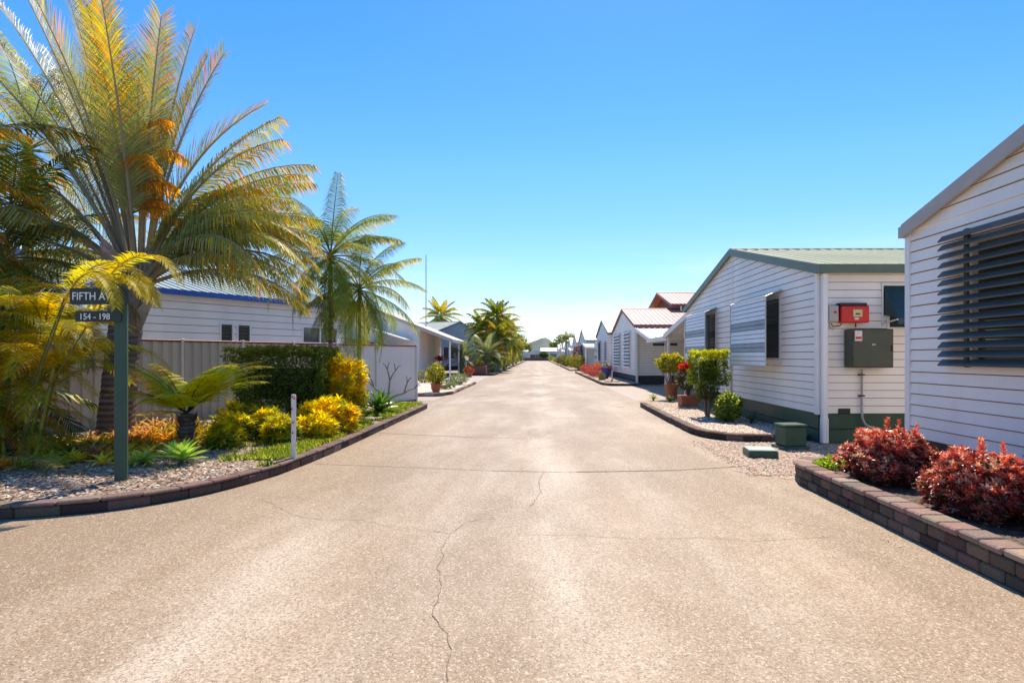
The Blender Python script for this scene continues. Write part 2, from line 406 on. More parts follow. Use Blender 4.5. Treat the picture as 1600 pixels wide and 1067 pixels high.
def whorls(mb, c, r, n, L, w, c_in, c_tip, nl=9, shell=.6, bend=.6, tipchance=.6, zmin=0., lump=True):
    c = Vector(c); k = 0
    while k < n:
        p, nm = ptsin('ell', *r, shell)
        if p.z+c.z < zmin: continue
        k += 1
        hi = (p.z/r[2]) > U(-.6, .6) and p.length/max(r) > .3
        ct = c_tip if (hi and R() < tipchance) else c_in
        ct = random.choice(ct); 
        q = c+p; up = (nm*.7+Vector((U(-.3, .3), U(-.3, .3), .8))).normalized()
        rot = up.to_track_quat('Z', 'Y').to_matrix().to_4x4(); old = mb.T
        mb.T = Matrix.Translation(q) @ rot
        for i in range(nl):
            az = i*2.4; el = .25+1.1*(i/nl)+U(-.1, .1)
            strap(mb, (0, 0, 0), az, el, L*U(.7, 1.15), w, bend, jit(ct, .15), jit(ct, .2), 2, .15)
        mb.T = old
def stems(mb, c, r, top, n, rad=.012, col=(.16, .11, .08), spread=.7, z0=0.):
    for i in range(n):
        a = U(0, 2*pi); rr = U(.2, 1)*r*spread
        p0 = Vector((c[0]+cos(a)*r*.1, c[1]+sin(a)*r*.1, z0)); p2 = Vector((c[0]+cos(a)*rr, c[1]+sin(a)*rr, top*U(.7, 1)))
        p1 = (p0+p2)/2+Vector((U(-.1, .1)*r, U(-.1, .1)*r, 0))
        mb.tube([p0, p1, p2], [rad, rad*.75, rad*.4], 5, col)

# ------------------------------------------------------------------ ground, road, beds
def sheet(name, poly, z, m, kind='structure'):
    mb = MB(); mb.add([(x, y, z) for x, y in poly], [tuple(range(len(poly)))]); return mb.build(name, m, kind=kind)
sheet('ground', [(-3000, -300), (3000, -300), (3000, 4000), (-3000, 4000)], -.012, 'groundm')
BED = .12
road = MB()
road.add([(-40, -14, 0), (12, -14, 0), (12, 19.5, 0), (3.3, 19.5, 0), (3.3, 176, 0), (-3.5, 176, 0), (-3.5, 19.5, 0), (-40, 19.5, 0)], [tuple(range(8))])
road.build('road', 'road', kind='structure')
# joints + cracks (thin dirt-filled lines lying on the concrete)
jt = MB()
def line(mb, pts, w, z=.004, jag=0.):
    for (x0, y0), (x1, y1) in zip(pts, pts[1:]):
        d = Vector((x1-x0, y1-y0)); 
        if d.length < 1e-5: continue
        n = Vector((-d.y, d.x)).normalized()*w*.5*U(.55, 1.3)
        mb.add([(x0-n.x, y0-n.y, z), (x1-n.x, y1-n.y, z), (x1+n.x, y1+n.y, z), (x0+n.x, y0+n.y, z)], [(0, 1, 2, 3)])
line(jt, [(-3.1, 8.0), (-2, 7.8), (-.6, 7.52), (.3, 7.44), (.9, 7.46)], .012)
line(jt, [(.5, 7.45), (.9, 7.47), (1.8, 7.55), (2.9, 7.85)], .022)
line(jt, [(-3.1, 11.2), (-1.2, 10.6), (-.2, 10.5)], .018)
for yy in (13.9, 17.6, 22, 27, 33, 40, 48, 58, 70): line(jt, [(-3.1, yy), (U(-1, 0), yy-.1), (2.9, yy+.05)], .02)
jt.build('road_joint', 'joint', kind='structure')
def px2g(x, y, h=0.): Y = 900*(1.5-h)/(y-556); return ((x-840)/900*Y, Y)
ck = MB()
def crack(pix, w, amp):
    P = [px2g(*p) for p in pix]; o = []
    for a, b in zip(P, P[1:]):
        L_ = sqrt((a[0]-b[0])**2+(a[1]-b[1])**2); n = max(2, int(L_/.045))
        for i in range(n):
            t = i/n; o.append((a[0]+(b[0]-a[0])*t+U(-amp, amp), a[1]+(b[1]-a[1])*t+U(-amp, amp)))
    o.append(P[-1]); line(ck, o, w, .004)
crack([(705, 832), (690, 855), (692, 870), (683, 885), (692, 915), (681, 945), (674, 955), (697, 990), (703, 1015), (700, 1064)], .0045, .010)
crack([(408, 779), (430, 790), (458, 805), (500, 812), (565, 812), (600, 821), (660, 828), (700, 833)], .0035, .012)
crack([(712, 830), (725, 817), (745, 812), (775, 811)], .005, .010)
crack([(1000, 842), (1100, 840), (1180, 845), (1300, 838)], .0035, .012)
crack([(830, 790), (845, 770), (842, 750), (850, 738)], .005, .012)
crack([(820, 836), (900, 836), (1000, 842)], .004, .012)
ck.build('road_crack', 'crack', kind='structure')
# leaf litter & pale stones at the edges
lit = MB()
for i in range(1300):
    s = random.choice((-1, 1)); y = U(4, 30); x = (-3.12+abs(random.gauss(0, .25)) if s < 0 else 2.98-abs(random.gauss(0, .3)))
    if s < 0 and y < 7.5: continue
    a = U(0, 6.3); l = U(.012, .035); 
    lit.add([(x, y, .006), (x+cos(a)*l, y+sin(a)*l, .012), (x+cos(a+.6)*l*.8, y+sin(a+.6)*l*.8, .007)], [(0, 1, 2)], jit(random.choice([(.35, .22, .1), (.5, .4, .3), (.2, .12, .07), (.5, .45, .38)]), .2))
lit.build('leaf_litter', 'chips', kind='stuff')

# left kerb polyline (outer face at the road)
KL = [(-40, 4.2), (-12, 4.75), (-7, 5.05), (-4.92, 5.27), (-4.50, 5.40), (-4.12, 5.58), (-3.80, 5.88), (-3.55, 6.3), (-3.38, 6.75), (-3.25, 7.3), (-3.18, 8.2), (-3.14, 9.5), (-3.14, 16.6)]
def resample(P, step):
    out = [P[0]]; acc = 0; 
    for a, b in zip(P, P[1:]):
        d = sqrt((b[0]-a[0])**2+(b[1]-a[1])**2); t = step-acc
        while t <= d: out.append((a[0]+(b[0]-a[0])*t/d, a[1]+(b[1]-a[1])*t/d)); t += step
        acc = d-(t-step)
    return out
def edging(P, step, h, w, cols, side=1, z0=0., courses=1, cope=None, coping_h=.05, name=None, tops=None):
    mb = MB(); cp = MB(); 
    for c in range(courses):
        Q = resample(P, step) if c % 2 == 0 else resample([((P[0][0]+P[1][0])/2, (P[0][1]+P[1][1])/2)]+P[1:], step)
        zc0 = z0+h*c/courses; zc1 = z0+h*(c+1)/courses-.004
        for a, b in zip(Q, Q[1:]):
            d = Vector((b[0]-a[0], b[1]-a[1], 0)); l = d.length; d.normalize(); n = Vector((-d.y, d.x, 0))*side
            off = U(-.006, .006)
            mb.T = Matrix(((d.x, n.x, 0, a[0]), (d.y, n.y, 0, a[1]), (0, 0, 1, 0), (0, 0, 0, 1)))
            mb.box(.003, l-.003, off, w+off, zc0, zc1+(0 if cope else U(-.006, .006)), jit(random.choice(cols), .2), .012)
            mb.T = None
    if cope:
        Q = resample(P, step*.95)
        for a, b in zip(Q, Q[1:]):
            d = Vector((b[0]-a[0], b[1]-a[1], 0)); l = d.length; d.normalize(); n = Vector((-d.y, d.x, 0))*side
            cp.T = Matrix(((d.x, n.x, 0, a[0]), (d.y, n.y, 0, a[1]), (0, 0, 1, 0), (0, 0, 0, 1)))
            o_ = U(-.01, .004); cp.box(.003, l-.003, o_-.004, w*1.25+o_, z0+h, z0+h+coping_h+U(-.004, .004), jit(random.choice(cope), .15), .012); cp.T = None
    return mb, cp
DKST = [(.085, .055, .045), (.11, .075, .06), (.06, .04, .035), (.13, .09, .07)]
TOPST = [(.20, .13, .10), (.25, .17, .13), (.17, .12, .10)]
mb, cp = edging([p for p in KL if p[0] > -13], .36, .10, .13, DKST, 1, cope=TOPST, coping_h=.035)
k = mb.build('kerb', 'stone', kind='structure'); cp.build('coping', 'stone', k)
# left bed surface
inn = [(x-.06 if y > 6 else x, y+.08) for x, y in KL]
mb = MB(); poly = inn+[(-4.1, 17.0), (-40, 17.0)]
mb.add([(x, y, BED-.01) for x, y in poly], [tuple(range(len(poly)))]); mb.build('garden_bed', 'mulch', kind='structure')
def inbed(x, y):
    if y > 16.6 or x < -12: return False
    for (x0, y0), (x1, y1) in zip(KL, KL[1:]):
        pass
    if y > 7.3: return x < -3.36
    # curve: interpolate outer x for y  / y for x
    for (x0, y0), (x1, y1) in zip(KL, KL[1:]):
        if x0 <= x <= x1 and x1 < -3.3: return y > y0+(y1-y0)*(x-x0)/(x1-x0)+.19
    return y > 7.2
mb = MB(); n = 0
CH = [(.48, .36, .28), (.60, .49, .40), (.33, .22, .15), (.2, .12, .07), (.45, .29, .19), (.68, .59, .50), (.28, .17, .10)]
while n < 15000:
    y = 5.2+abs(random.gauss(0, 2.2)); x = U(-10, -3.3)
    if not inbed(x, y): continue
    n += 1; a = U(0, 6.3); l = U(.012, .034); w = l*U(.4, .8); t = U(-.35, .35); z = BED+U(-.004, .014)
    c, s_ = cos(a), sin(a)
    mb.add([(x-c*l, y-s_*l, z), (x+s_*w, y-c*w, z+t*w), (x+c*l, y+s_*l, z+U(0, .012)), (x-s_*w, y+c*w, z-t*w+.004)], [(0, 1, 2, 3)], jit(random.choice(CH), .2))
mb.build('bark_mulch', 'chips', kind='stuff')
# right gravel area between the houses
sheet('gravel_path', [(3.0, 7.0), (3.0, 7.4), (2.85, 7.9), (2.9, 8.6), (2.8, 9.4), (2.98, 10.3), (3.2, 10.9), (16, 10.9), (16, 7.0)], .003, 'gravel')
def stones(name, region, n, cols, z, smin=.008, smax=.022):
    mb = MB(); k = 0
    while k < n:
        x, y = region()
        if x is None: continue
        k += 1; s = U(smin, smax); sx, sy, sz = s*U(.7, 1.3), s*U(.7, 1.2), s*U(.4, .8)
        a = U(0, 6.3); c, q = cos(a), sin(a)
        V = [(c*sx, q*sx, 0), (-q*sy, c*sy, 0), (-c*sx, -q*sx, 0), (q*sy, -c*sy, 0), (U(-.2, .2)*s, U(-.2, .2)*s, sz)]
        mb.add([(x+v[0], y+v[1], z+v[2]) for v in V], [(0, 1, 4), (1, 2, 4), (2, 3, 4), (3, 0, 4)], jit(random.choice(cols), .15))
    mb.build(name, 'chips', kind='stuff', smooth=True)
PK = [(.46, .33, .24), (.56, .43, .33), (.32, .21, .15), (.62, .52, .42), (.2, .13, .09), (.5, .33, .25)]
stones('loose_gravel', lambda: (U(2.85, 4.9) if R() < .8 else 2.95-abs(random.gauss(0, .12)), U(7.2, 10.1)), 6500, PK, .006)
# right planter beside house 1 (retaining wall of two block courses)
PR = [(3.05, -4), (3.05, 6.75)]+[(3.05+.5*(1-cos(t)), 6.75+.5*sin(t)) for t in [radians(a) for a in (15, 30, 45, 60, 75, 90)]]+[(4.5, 7.26)]
mb, cp = edging(PR, .21, .19, .16, DKST+[(.16, .11, .085)], -1, courses=2, cope=[(.27, .18, .14), (.32, .22, .17), (.22, .15, .12)], coping_h=.05)
w1 = thing('retaining_wall', 'two course dark brown block wall round the bed of red shrubs', 'garden wall', 'block edging of the right beds')
mb.build('block_course', 'stone', w1); cp.build('coping', 'stone', w1)
sheet('planter_soil', [(3.15, -4), (3.15, 6.75), (3.3, 7.0), (3.6, 7.16), (4.54, 7.16), (4.54, -4)], .17, 'soil')
# planter 2 beside house 2
PR2 = [(3.02, 17.0), (2.96, 13.2), (2.95, 11.6)]+[(2.95+.75*(1-cos(t)), 11.2-.0-1.15*sin(t)) for t in [radians(a) for a in (0, 20, 40, 60, 75, 90)]]+[(4.25, 10.05)]
mb, cp = edging(PR2, .3, .10, .13, DKST, 1, cope=[(.22, .15, .12), (.17, .12, .09)], coping_h=.035)
w2 = thing('retaining_wall', 'low dark brown edging round the pebble bed with the clipped square shrub', 'garden wall', 'block edging of the right beds')
mb.build('block_course', 'stone', w2); cp.build('coping', 'stone', w2)
sheet('pebble_bed', [(3.1, 17.1), (3.06, 11.6), (3.25, 10.9), (3.75, 10.14), (4.79, 10.14), (4.79, 18.2), (3.9, 18.2)], BED-.01, 'gravel')
def rg2():
    x, y = U(3.08, 4.75), 10.2+abs(random.gauss(0, 2.6))
    if y > 17 or (y < 11.2 and (x-3.75)/.68 < -1+((11.2-y)/1.1)**2*1.1): return None, None
    return x, y
stones('pebbles', rg2, 6500, [(.56, .42, .32), (.68, .54, .43), (.44, .32, .24), (.72, .62, .52), (.3, .21, .17)], BED-.008, .012, .03)

# ------------------------------------------------------------------ houses
def clip_wall(mb, u0, u1, z0, z1, eave, slope, holes, place, pitch=.132, lip=.016, gable=True, lap_shade=None, sh=.011):
    mid = (u0+u1)/2
    def span(z):
        if not gable or z <= eave: return u0, u1
        d = (z-eave)/slope; return min(u0+d, mid), max(u1-d, mid)
    top = eave+(mid-u0)*slope if gable else z1
    z = z0; brk = sorted(set([h[2] for h in holes]+[h[3] for h in holes]))
    while z < top-1e-4:
        zt = min(z+pitch, top); cuts = [z]+[b for b in brk if z+1e-3 < b < zt-1e-3]
        if gable and z+1e-3 < eave < zt-1e-3: cuts.append(eave)
        cuts = sorted(cuts)+[zt]
        for a, b in zip(cuts, cuts[1:]):
            oa = lip*(1-(a-z)/pitch)+.002; ob = lip*(1-(b-z)/pitch)+.002
            la, ra = span(a); lb, rb = span(b)
            segs = [(la, ra, lb, rb)]
            for h in holes:
                if h[2] <= a+1e-3 and h[3] >= b-1e-3:
                    ns = []
                    for (sa, ea, sb, eb) in segs:
                        if h[1] <= sa or h[0] >= ea: ns.append((sa, ea, sb, eb)); continue
                        if h[0] > sa: ns.append((sa, h[0], sb, h[0]))
                        if h[1] < ea: ns.append((h[1], ea, h[1], eb))
                    segs = ns
            for (sa, ea, sb, eb) in segs:
                if a == z and lap_shade is not None and b-a > sh*1.5:
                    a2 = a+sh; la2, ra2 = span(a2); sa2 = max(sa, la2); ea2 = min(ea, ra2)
                    lap_shade.quad(place(sa, a, -.004), place(ea, a, -.004), place(ea2, a2, -.004), place(sa2, a2, -.004))  # dark strip coloured as the shadow line under the lap
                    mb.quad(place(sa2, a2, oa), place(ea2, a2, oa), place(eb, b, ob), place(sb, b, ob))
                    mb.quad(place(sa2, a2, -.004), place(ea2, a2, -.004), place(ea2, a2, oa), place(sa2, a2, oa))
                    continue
                mb.quad(place(sa, a, oa), place(ea, a, oa), place(eb, b, ob), place(sb, b, ob))
                if a == z: mb.quad(place(sa, a, 0), place(ea, a, 0), place(ea, a, oa), place(sa, a, oa))
        z = zt
def ribroof(mb, x0, x1, ya, za, yb, zb, rib=.25, h=.028, th=.0):
    """sheet between eave line (ya,za) and ridge (yb,zb); ribs run up the slope"""
    n = max(1, round((x1-x0)/rib)); r = (x1-x0)/n
    dy, dz = yb-ya, zb-za; l = sqrt(dy*dy+dz*dz); ny, nz = -dz/l, dy/l
    if nz < 0: ny, nz = -ny, -nz
    prof = []
    for i in range(n):
        b = x0+i*r; prof += [(b, 0), (b+r*.36, 0), (b+r*.42, h), (b+r*.58, h), (b+r*.64, 0)]
    prof.append((x1, 0))
    for (xa, ha), (xb, hb) in zip(prof, prof[1:]):
        mb.quad((xa, ya+ny*ha, za+nz*ha), (xb, ya+ny*hb, za+nz*hb), (xb, yb+ny*hb, zb+nz*hb), (xa, yb+ny*ha, zb+nz*ha))
def window_part(par, place, u0, u1, z0, z1, frame='trim', kind='plain', mull=1):
    f = MB(); g_ = MB()
    def bx(mb, a, b, c, d, o0, o1):
        P = [place(u, z, o) for o in (o0, o1) for z in (c, d) for u in (a, b)]
        mb.add(P, [(0, 1, 3, 2), (4, 5, 7, 6), (0, 1, 5, 4), (2, 3, 7, 6), (0, 2, 6, 4), (1, 3, 7, 5)])
    t = .04
    bx(f, u0, u1, z0, z0+t, -.05, .03); bx(f, u0, u1, z1-t, z1, -.05, .03)
    bx(f, u0, u0+t, z0+t, z1-t, -.05, .03); bx(f, u1-t, u1, z0+t, z1-t, -.05, .03)
    for i in range(mull):
        c = u0+(u1-u0)*(i+1)/(mull+1); bx(f, c-.02, c+.02, z0+t, z1-t, -.045, .02)
    w = f.build('window', frame, par)
    g_.quad(place(u0, z0, -.04), place(u1, z0, -.04), place(u1, z1, -.04), place(u0, z1, -.04)); g_.build('pane', 'glass', w)
    if kind == 'louvre':
        s = MB(); n = int((z1-z0)/.1)
        for i in range(n):
            z = z0+t+(i+.5)*(z1-z0-2*t)/n
            s.add([place(u0+t, z-.045, -.03), place(u1-t, z-.045, -.03), place(u1-t, z+.03, .02), place(u0+t, z+.03, .02)], [(0, 1, 2, 3)])
        s.build('louvre', 'slat', w)
    return w
def slats_part(par, place, u0, u1, z0, z1, n, m, out0=.06, out1=.17, bars=2, name='sun_louvre', fill=.8):
    s = MB()
    for i in range(n):
        z = z0+(i+.1)*(z1-z0)/n; dz = (z1-z0)/n
        a = [place(u, zz, o) for u in (u0, u1) for (zz, o) in ((z, out1), (z+.012, out1+.006), (z+dz*fill, out0+.006), (z+dz*fill-.012, out0))]
        s.add(a, [(0, 1, 2, 3), (4, 5, 6, 7), (0, 1, 5, 4), (1, 2, 6, 5), (2, 3, 7, 6), (3, 0, 4, 7)])
    o = s.build(name, m, par)
    for i in range(bars):
        b = MB()
        c = u0+(u1-u0)*(i+.12 if bars > 1 and i == 0 else i+.75)/bars if bars > 1 else (u0+u1)/2
        P = [place(u, z, q) for q in (.02, .055) for z in (z0, z1) for u in (c-.025, c+.025)]
        b.add(P, [(0, 1, 3, 2), (4, 5, 7, 6), (0, 1, 5, 4), (2, 3, 7, 6), (0, 2, 6, 4), (1, 3, 7, 5)]); b.build('bracket', m, o)
    return o
def hood_part(par, place, u0, u1, zt, zb, out=.33, drop=.13, bands=True):
    """stepped-out metal window hood: short sloped top then a ribbed near-vertical face, open at the sides"""
    w = MB(); d = MB(); gr = MB(); n = 15; hgt = (zt-drop-zb)/n
    def rib(mb, z0_, z1_, o):
        g0 = z0_+hgt*.13
        mb.add([place(u0, g0, o+.014), place(u1, g0, o+.014), place(u1, z1_, o-.002), place(u0, z1_, o-.002)], [(0, 1, 2, 3)])
        mb.add([place(u0, g0, o-.012), place(u1, g0, o-.012), place(u1, g0, o+.014), place(u0, g0, o+.014)], [(0, 1, 2, 3)])
        gr.add([place(u0, z0_, o-.012), place(u1, z0_, o-.012), place(u1, g0, o-.012), place(u0, g0, o-.012)], [(0, 1, 2, 3)])
    for i in range(n):
        z0_ = zb+i*hgt; mb = d if (bands and i in (3, 4, 8, 9)) else w
        rib(mb, z0_, z0_+hgt, out-.02*(i/n))
    for i in range(3):
        a, b = i/3, (i+1)/3
        w.add([place(u0, zt-drop*a, out*a), place(u1, zt-drop*a, out*a), place(u1, zt-drop*b+.006, out*b), place(u0, zt-drop*b+.006, out*b)], [(0, 1, 2, 3)])
    h = w.build('window_hood', 'hood_white', par)
    if d.v: d.build('grey_band', 'hood_grey', h)
    gr.build('groove_shade', 'groove_shade', h)
    f = MB()
    for u in (u0, u1):
        f.tube([place(u, zt, .01), place(u, zt-drop, out), place(u, zb, out), place(u, zb+.06, .01)], .014, 6)
    f.tube([place(u0, zb, out), place(u1, zb, out)], .012, 6); f.build('hood_frame', 'alu', h)
    return h
def house(name, label, org, rz, W, D, sid, roofm_, barge, eave=3.05, slope=.245, skirt='green', sk=.51, front=(), near=(), mirror=False, pitch=.132, dp=True, group='relocatable homes along the street', ov=.06, joints=(), rib=.25, cat='house', e=.12, gut=.11):
    """front(gable) wall = plane x=0 facing -x spanning y 0..W, near wall = plane y=0 facing -y; body runs to x=D"""
    H = thing(name, label, cat, group, org, rz); sx = -1 if mirror else 1
    pf = lambda u, z, o: Vector((sx*(-o), u, z)); pn = lambda u, z, o: Vector((sx*u, -o, z))
    pfar = lambda u, z, o: Vector((sx*u, W+o, z)); pb = lambda u, z, o: Vector((sx*(D+o), u, z))
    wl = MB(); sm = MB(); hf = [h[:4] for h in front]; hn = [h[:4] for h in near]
    clip_wall(wl, 0, W, sk, eave, eave-.03, slope, hf, pf, pitch, lap_shade=sm, sh=pitch*.095); clip_wall(wl, 0, D, sk, eave-.05, eave, slope, hn, pn, pitch, gable=False, lap_shade=sm, sh=pitch*.075)
    clip_wall(wl, 0, D, sk, eave-.05, eave, slope, [], pfar, pitch*2, gable=False); clip_wall(wl, 0, W, sk, eave, eave-.03, slope, [], pb, pitch*2)
    wo_ = wl.build('wall', sid, H); sm.build('board_groove_shade', 'groove_shade', wo_)
    # dark room behind the openings
    inn_ = MB(); inn_.T = Matrix.Scale(sx, 4, (1, 0, 0)); inn_.box(.18, D-.18, .18, W-.18, sk, eave-.12); inn_.build('room', 'trim', H)
    k_ = MB(); k_.T = Matrix.Scale(sx, 4, (1, 0, 0))
    for z0_, z1_ in ((.02, sk*.46), (sk*.5, sk+.004)):
        k_.box(.02, D, .02, .05, z0_, z1_); k_.box(.02, .05, .05, W-.05, z0_, z1_); k_.box(.02, D, W-.05, W-.02, z0_, z1_)
    k_.box(.06, D-.1, .06, W-.06, -.01, sk*.52)
    k_.build('skirting', skirt, H)
    for (cx, cy) in ((0, 0), (0, W)):
        t_ = MB(); t_.T = Matrix.Scale(sx, 4, (1, 0, 0))
        dy = .07 if cy == 0 else -.07; oy = -.02 if cy == 0 else .02
        t_.box(-.022, -.002, cy+oy, cy+dy, sk-.01, eave-.04); t_.box(-.002, .07, cy+oy, cy+oy*.1, sk-.01, eave-.04); t_.build('corner_trim', 'trim', H)
    for u, z0_, z1_ in joints: t_ = MB(); t_.box(-.022, -.001, u-.015, u+.015, z0_, z1_); t_.build('joint_strip', 'trim', H)
    mid = W/2; zr = eave+mid*slope
    rf = MB(); rf.T = Matrix.Scale(sx, 4, (1, 0, 0))
    ribroof(rf, -ov, D+ov, -e, eave-e*slope+.04, mid, zr+.04, rib); ribroof(rf, -ov, D+ov, W+e, eave-e*slope+.04, mid, zr+.04, rib)
    r_ = rf.build('roof', roofm_, H)
    rc_ = MB(); rc_.T = Matrix.Scale(sx, 4, (1, 0, 0)); x0_, x1_ = -ov-.01, D+ov
    for s_ in (-1, 1): rc_.quad((x0_, mid, zr+.085), (x1_, mid, zr+.085), (x1_, mid+s_*.16, zr+.075-.16*slope), (x0_, mid+s_*.16, zr+.075-.16*slope))
    rc_.build('ridge_cap', barge, r_)
    f_ = MB(); f_.T = Matrix.Scale(sx, 4, (1, 0, 0)); th = .15
    for s_ in (-1, 1):
        ye = -e if s_ < 0 else W+e; ze = eave-e*slope
        for xx in ((-ov-.03, -ov), (D+ov, D+ov+.03)):
            A = [(xx[0], ye, ze-th+.05), (xx[0], mid, zr-th+.05), (xx[0], mid, zr+.065), (xx[0], ye, ze+.065)]
            B = [(xx[1],)+a[1:] for a in A]
            f_.add(A+B, [(0, 1, 2, 3), (4, 5, 6, 7), (0, 1, 5, 4), (1, 2, 6, 5), (2, 3, 7, 6), (3, 0, 4, 7)])
        yo = ye+s_*gut
        f_.box(-ov-.03, D+ov, min(ye, yo), max(ye, yo), ze-th+.06, ze+.045)
        ys = 0 if s_ < 0 else W; f_.box(-ov, D+ov, min(ye, ys), max(ye, ys), ze-th+.07, ze-th+.085)
    f_.build('fascia', barge, H)
    if dp:
        d_ = MB(); d_.T = Matrix.Scale(sx, 4, (1, 0, 0)); d_.box(.03, .125, -.125, -.035, .02, eave-.12, None, .012); d_.box(.022, .133, -.133, -.03, .02, .45, None, .012)
        d_.build('downpipe', 'trim', H)
    for lst, pl in ((front, pf), (near, pn)):
        for h in lst:
            opt = h[4] if len(h) > 4 else {}
            window_part(H, pl, *h[:4], frame=opt.get('frame', 'trim'), kind=opt.get('kind', 'plain'), mull=opt.get('mull', 1))
            if opt.get('hood'): hood_part(H, pl, h[0]-.06, h[1]+.06, h[3]+.12, h[2]-.12)
            if opt.get('slats'): slats_part(H, pl, *opt['slats'])
    return H, pf, pn
# house 1, right foreground
H1, pf, pn = house('weatherboard_house', 'white clad house with dark slatted window beside the red shrubs, nearest on the right', (4.56, -1.9, 0), 0, 9.0, 12, 'siding', 'roof_grey', 'grey_barge', 3.05, .29, 'skirt_dark',
    front=[(5.4, 7.95, 1.42, 2.72, dict(mull=2, frame='white')), (1.2, 2.6, 1.4, 2.7, {})], dp=False, ov=.05, e=.01, gut=.05)
slats_part(H1, pf, 4.3, 8.3, 1.38, 2.84, 15, 'slat', .06, .115, 3, fill=.74)
# house 2
H2, pf2, pn2 = house('weatherboard_house', 'white house with olive ribbed roof, green skirting and two striped window hoods', (4.79, 9.86, 0), 0, 8.55, 13, 'siding', 'roof_olive', 'green_barge', 3.02, .243, 'green',
    front=[(1.47, 3.4, 1.42, 2.68, dict(hood=True, mull=1, frame='alu')), (5.55, 7.5, 1.42, 2.68, dict(hood=True, mull=1, frame='alu'))],
    near=[(1.18, 2.2, 1.95, 2.62, dict(mull=0))], joints=[(4.25, .55, 3.9)])
# fabric awning on its side window
aw = MB(); 
A = [(1.12, -.02, 2.70), (2.3, -.02, 2.70), (2.3, -.42, 2.12), (1.12, -.42, 2.12)]
aw.quad(*A); aw.quad((1.12, -.42, 2.12), (2.3, -.42, 2.12), (2.3, -.42, 2.02), (1.12, -.42, 2.02)); aw.add([(1.12, -.02, 2.70), (1.12, -.42, 2.12), (1.12, -.02, 2.2)], [(0, 1, 2)])
awo = aw.build('window_awning', 'hood_teal', H2)
am = MB(); am.tube([(1.10, -.03, 2.05), (1.10, -.44, 2.1)], .012); am.tube([(1.10, -.03, 2.0), (1.10, -.03, 2.75)], .014); am.tube([(1.1, -.03, 2.74), (2.3, -.03, 2.74)], .012); am.build('awning_frame', 'white', awo)
cd = MB(); cd.tube([(-.04, 4.3, .55), (-.04, 4.3, 1.45)], .035, 8); cd.tube([(-.04, 4.3, 1.45), (-.0, 4.3, 1.5)], .035, 8); cd.build('vent_pipe', 'alu', H2)
# wall equipment on house 2 near wall: y = 9.86
YW = 9.86-.02; X2 = 4.79
def wx(px): return (px-840)/91.3
def wz(py): return 1.5-(py-556)/91.3
t = thing('solar_inverter', 'red inverter box with yellow label on the white wall above the dark cabinet', 'inverter', None, (wx(1328), YW, wz(505)))
mb = MB(); hw = (wx(1350)-wx(1307))/2; hh = wz(479)-wz(505)
mb.box(-hw, hw, -.16, -.02, 0, hh, None, .015); mb.build('casing', 'red', t)
mb = MB(); mb.box(-hw-.02, hw*.86, -.15, -.01, hh+.002, hh+.05, None, .008); mb.box(-hw*1.02, -hw*.72, -.19, -.161, .02, hh-.02, None, .006) if 0 else None; mb.build('heat_sink', 'black', t)
mb = MB(); mb.box(-.04, .11, -.166, -.161, .1, .22); lb = mb.build('label_plate', 'yellow_lab', t)
mb = MB(); mb.box(-.0, .07, -.170, -.167, .135, .16); mb.build('display', 'black', lb)
mb = MB(); mb.box(-.02, .05, -.166, -.161, .05, .085); mb.build('sticker', 'sticker', t)
mb = MB(); mb.tube([(-hw+.05, -.07, .0), (-hw+.02, -.06, -.05), (-hw-.1, -.06, -.06), (-hw-.12, -.05, .0)], .009, 6); mb.tube([(.05, -.07, .0), (.05, -.07, -.07)], .012, 6); mb.build('cable', 'black', t)
t = thing('isolator_box', 'small grey isolator box left of the red inverter', 'switch box', None, (wx(1297), YW, wz(507)))
mb = MB(); mb.box(-.085, .085, -.11, -.01, .04, .32, None, .012); mb.box(-.075, .075, -.118, -.11, .06, .3, None, .004); mb.build('casing', 'box_grey', t)
mb = MB(); mb.lathe(0, 0, [(.02, -.01), (.02, .01)], 10); o = mb.build('switch', 'red', t); o.rotation_euler = (pi/2, 0, 0); o.location = (0.02, -.125, .2)
mb = MB(); mb.tube([(-.04, -.05, .04), (-.04, -.05, -.04), (.02, -.05, -.09)], .012, 6); mb.build('conduit', 'box_grey', t)
t = thing('battery_cabinet', 'dark olive metal cabinet on the wall below the red inverter', 'cabinet', None, (wx(1349), YW, wz(574)))
hw = (wx(1383)-wx(1315))/2*.93; hh = wz(515)-wz(574)
mb = MB(); mb.box(-hw, hw, -.26, -.01, 0, hh, None, .012); mb.build('casing', 'cabinet', t)
mb = MB(); mb.box(-hw+.012, hw-.012, -.275, -.2605, .012, hh-.012, None, .006); d_ = mb.build('door', 'cabinet', t)
mb = MB(); mb.box(-hw+.04, -hw+.16, -.279, -.2755, hh-.2, hh-.03); mb.build('sticker', 'sticker', d_)
mb = MB(); mb.box(-hw+.05, -hw+.15, -.2815, -.2795, hh-.17, hh-.13); mb.build('sticker_stripe', 'red', d_)
mb = MB(); mb.box(hw-.05, hw-.03, -.29, -.2755, hh*.42, hh*.58, None, .004); mb.build('handle', 'black', d_)
for zz in (.12, .5): mb = MB(); mb.tube([(-hw+.008, -.283, zz), (-hw+.008, -.283, zz+.06)], .008, 6); mb.build('hinge', 'black', d_)
mb = MB(); mb.box(-.02, .035, -.279, -.2755, hh-.27, hh-.25); mb.build('emblem', 'mint', d_)
t = thing('conduit_pipe', 'grey conduit running down from the dark cabinet and bending at the skirting', 'pipe', None, (wx(1343), YW, .25))
mb = MB(); z1 = wz(577)-.25; mb.tube([(0, -.05, z1), (0, -.05, .35), (.01, -.05, .2), (.05, -.05, .1), (.12, -.05, .05), (.22, -.05, .03)], .02, 8); mb.build('pipe', 'box_grey', t, smooth=True)
mb = MB()
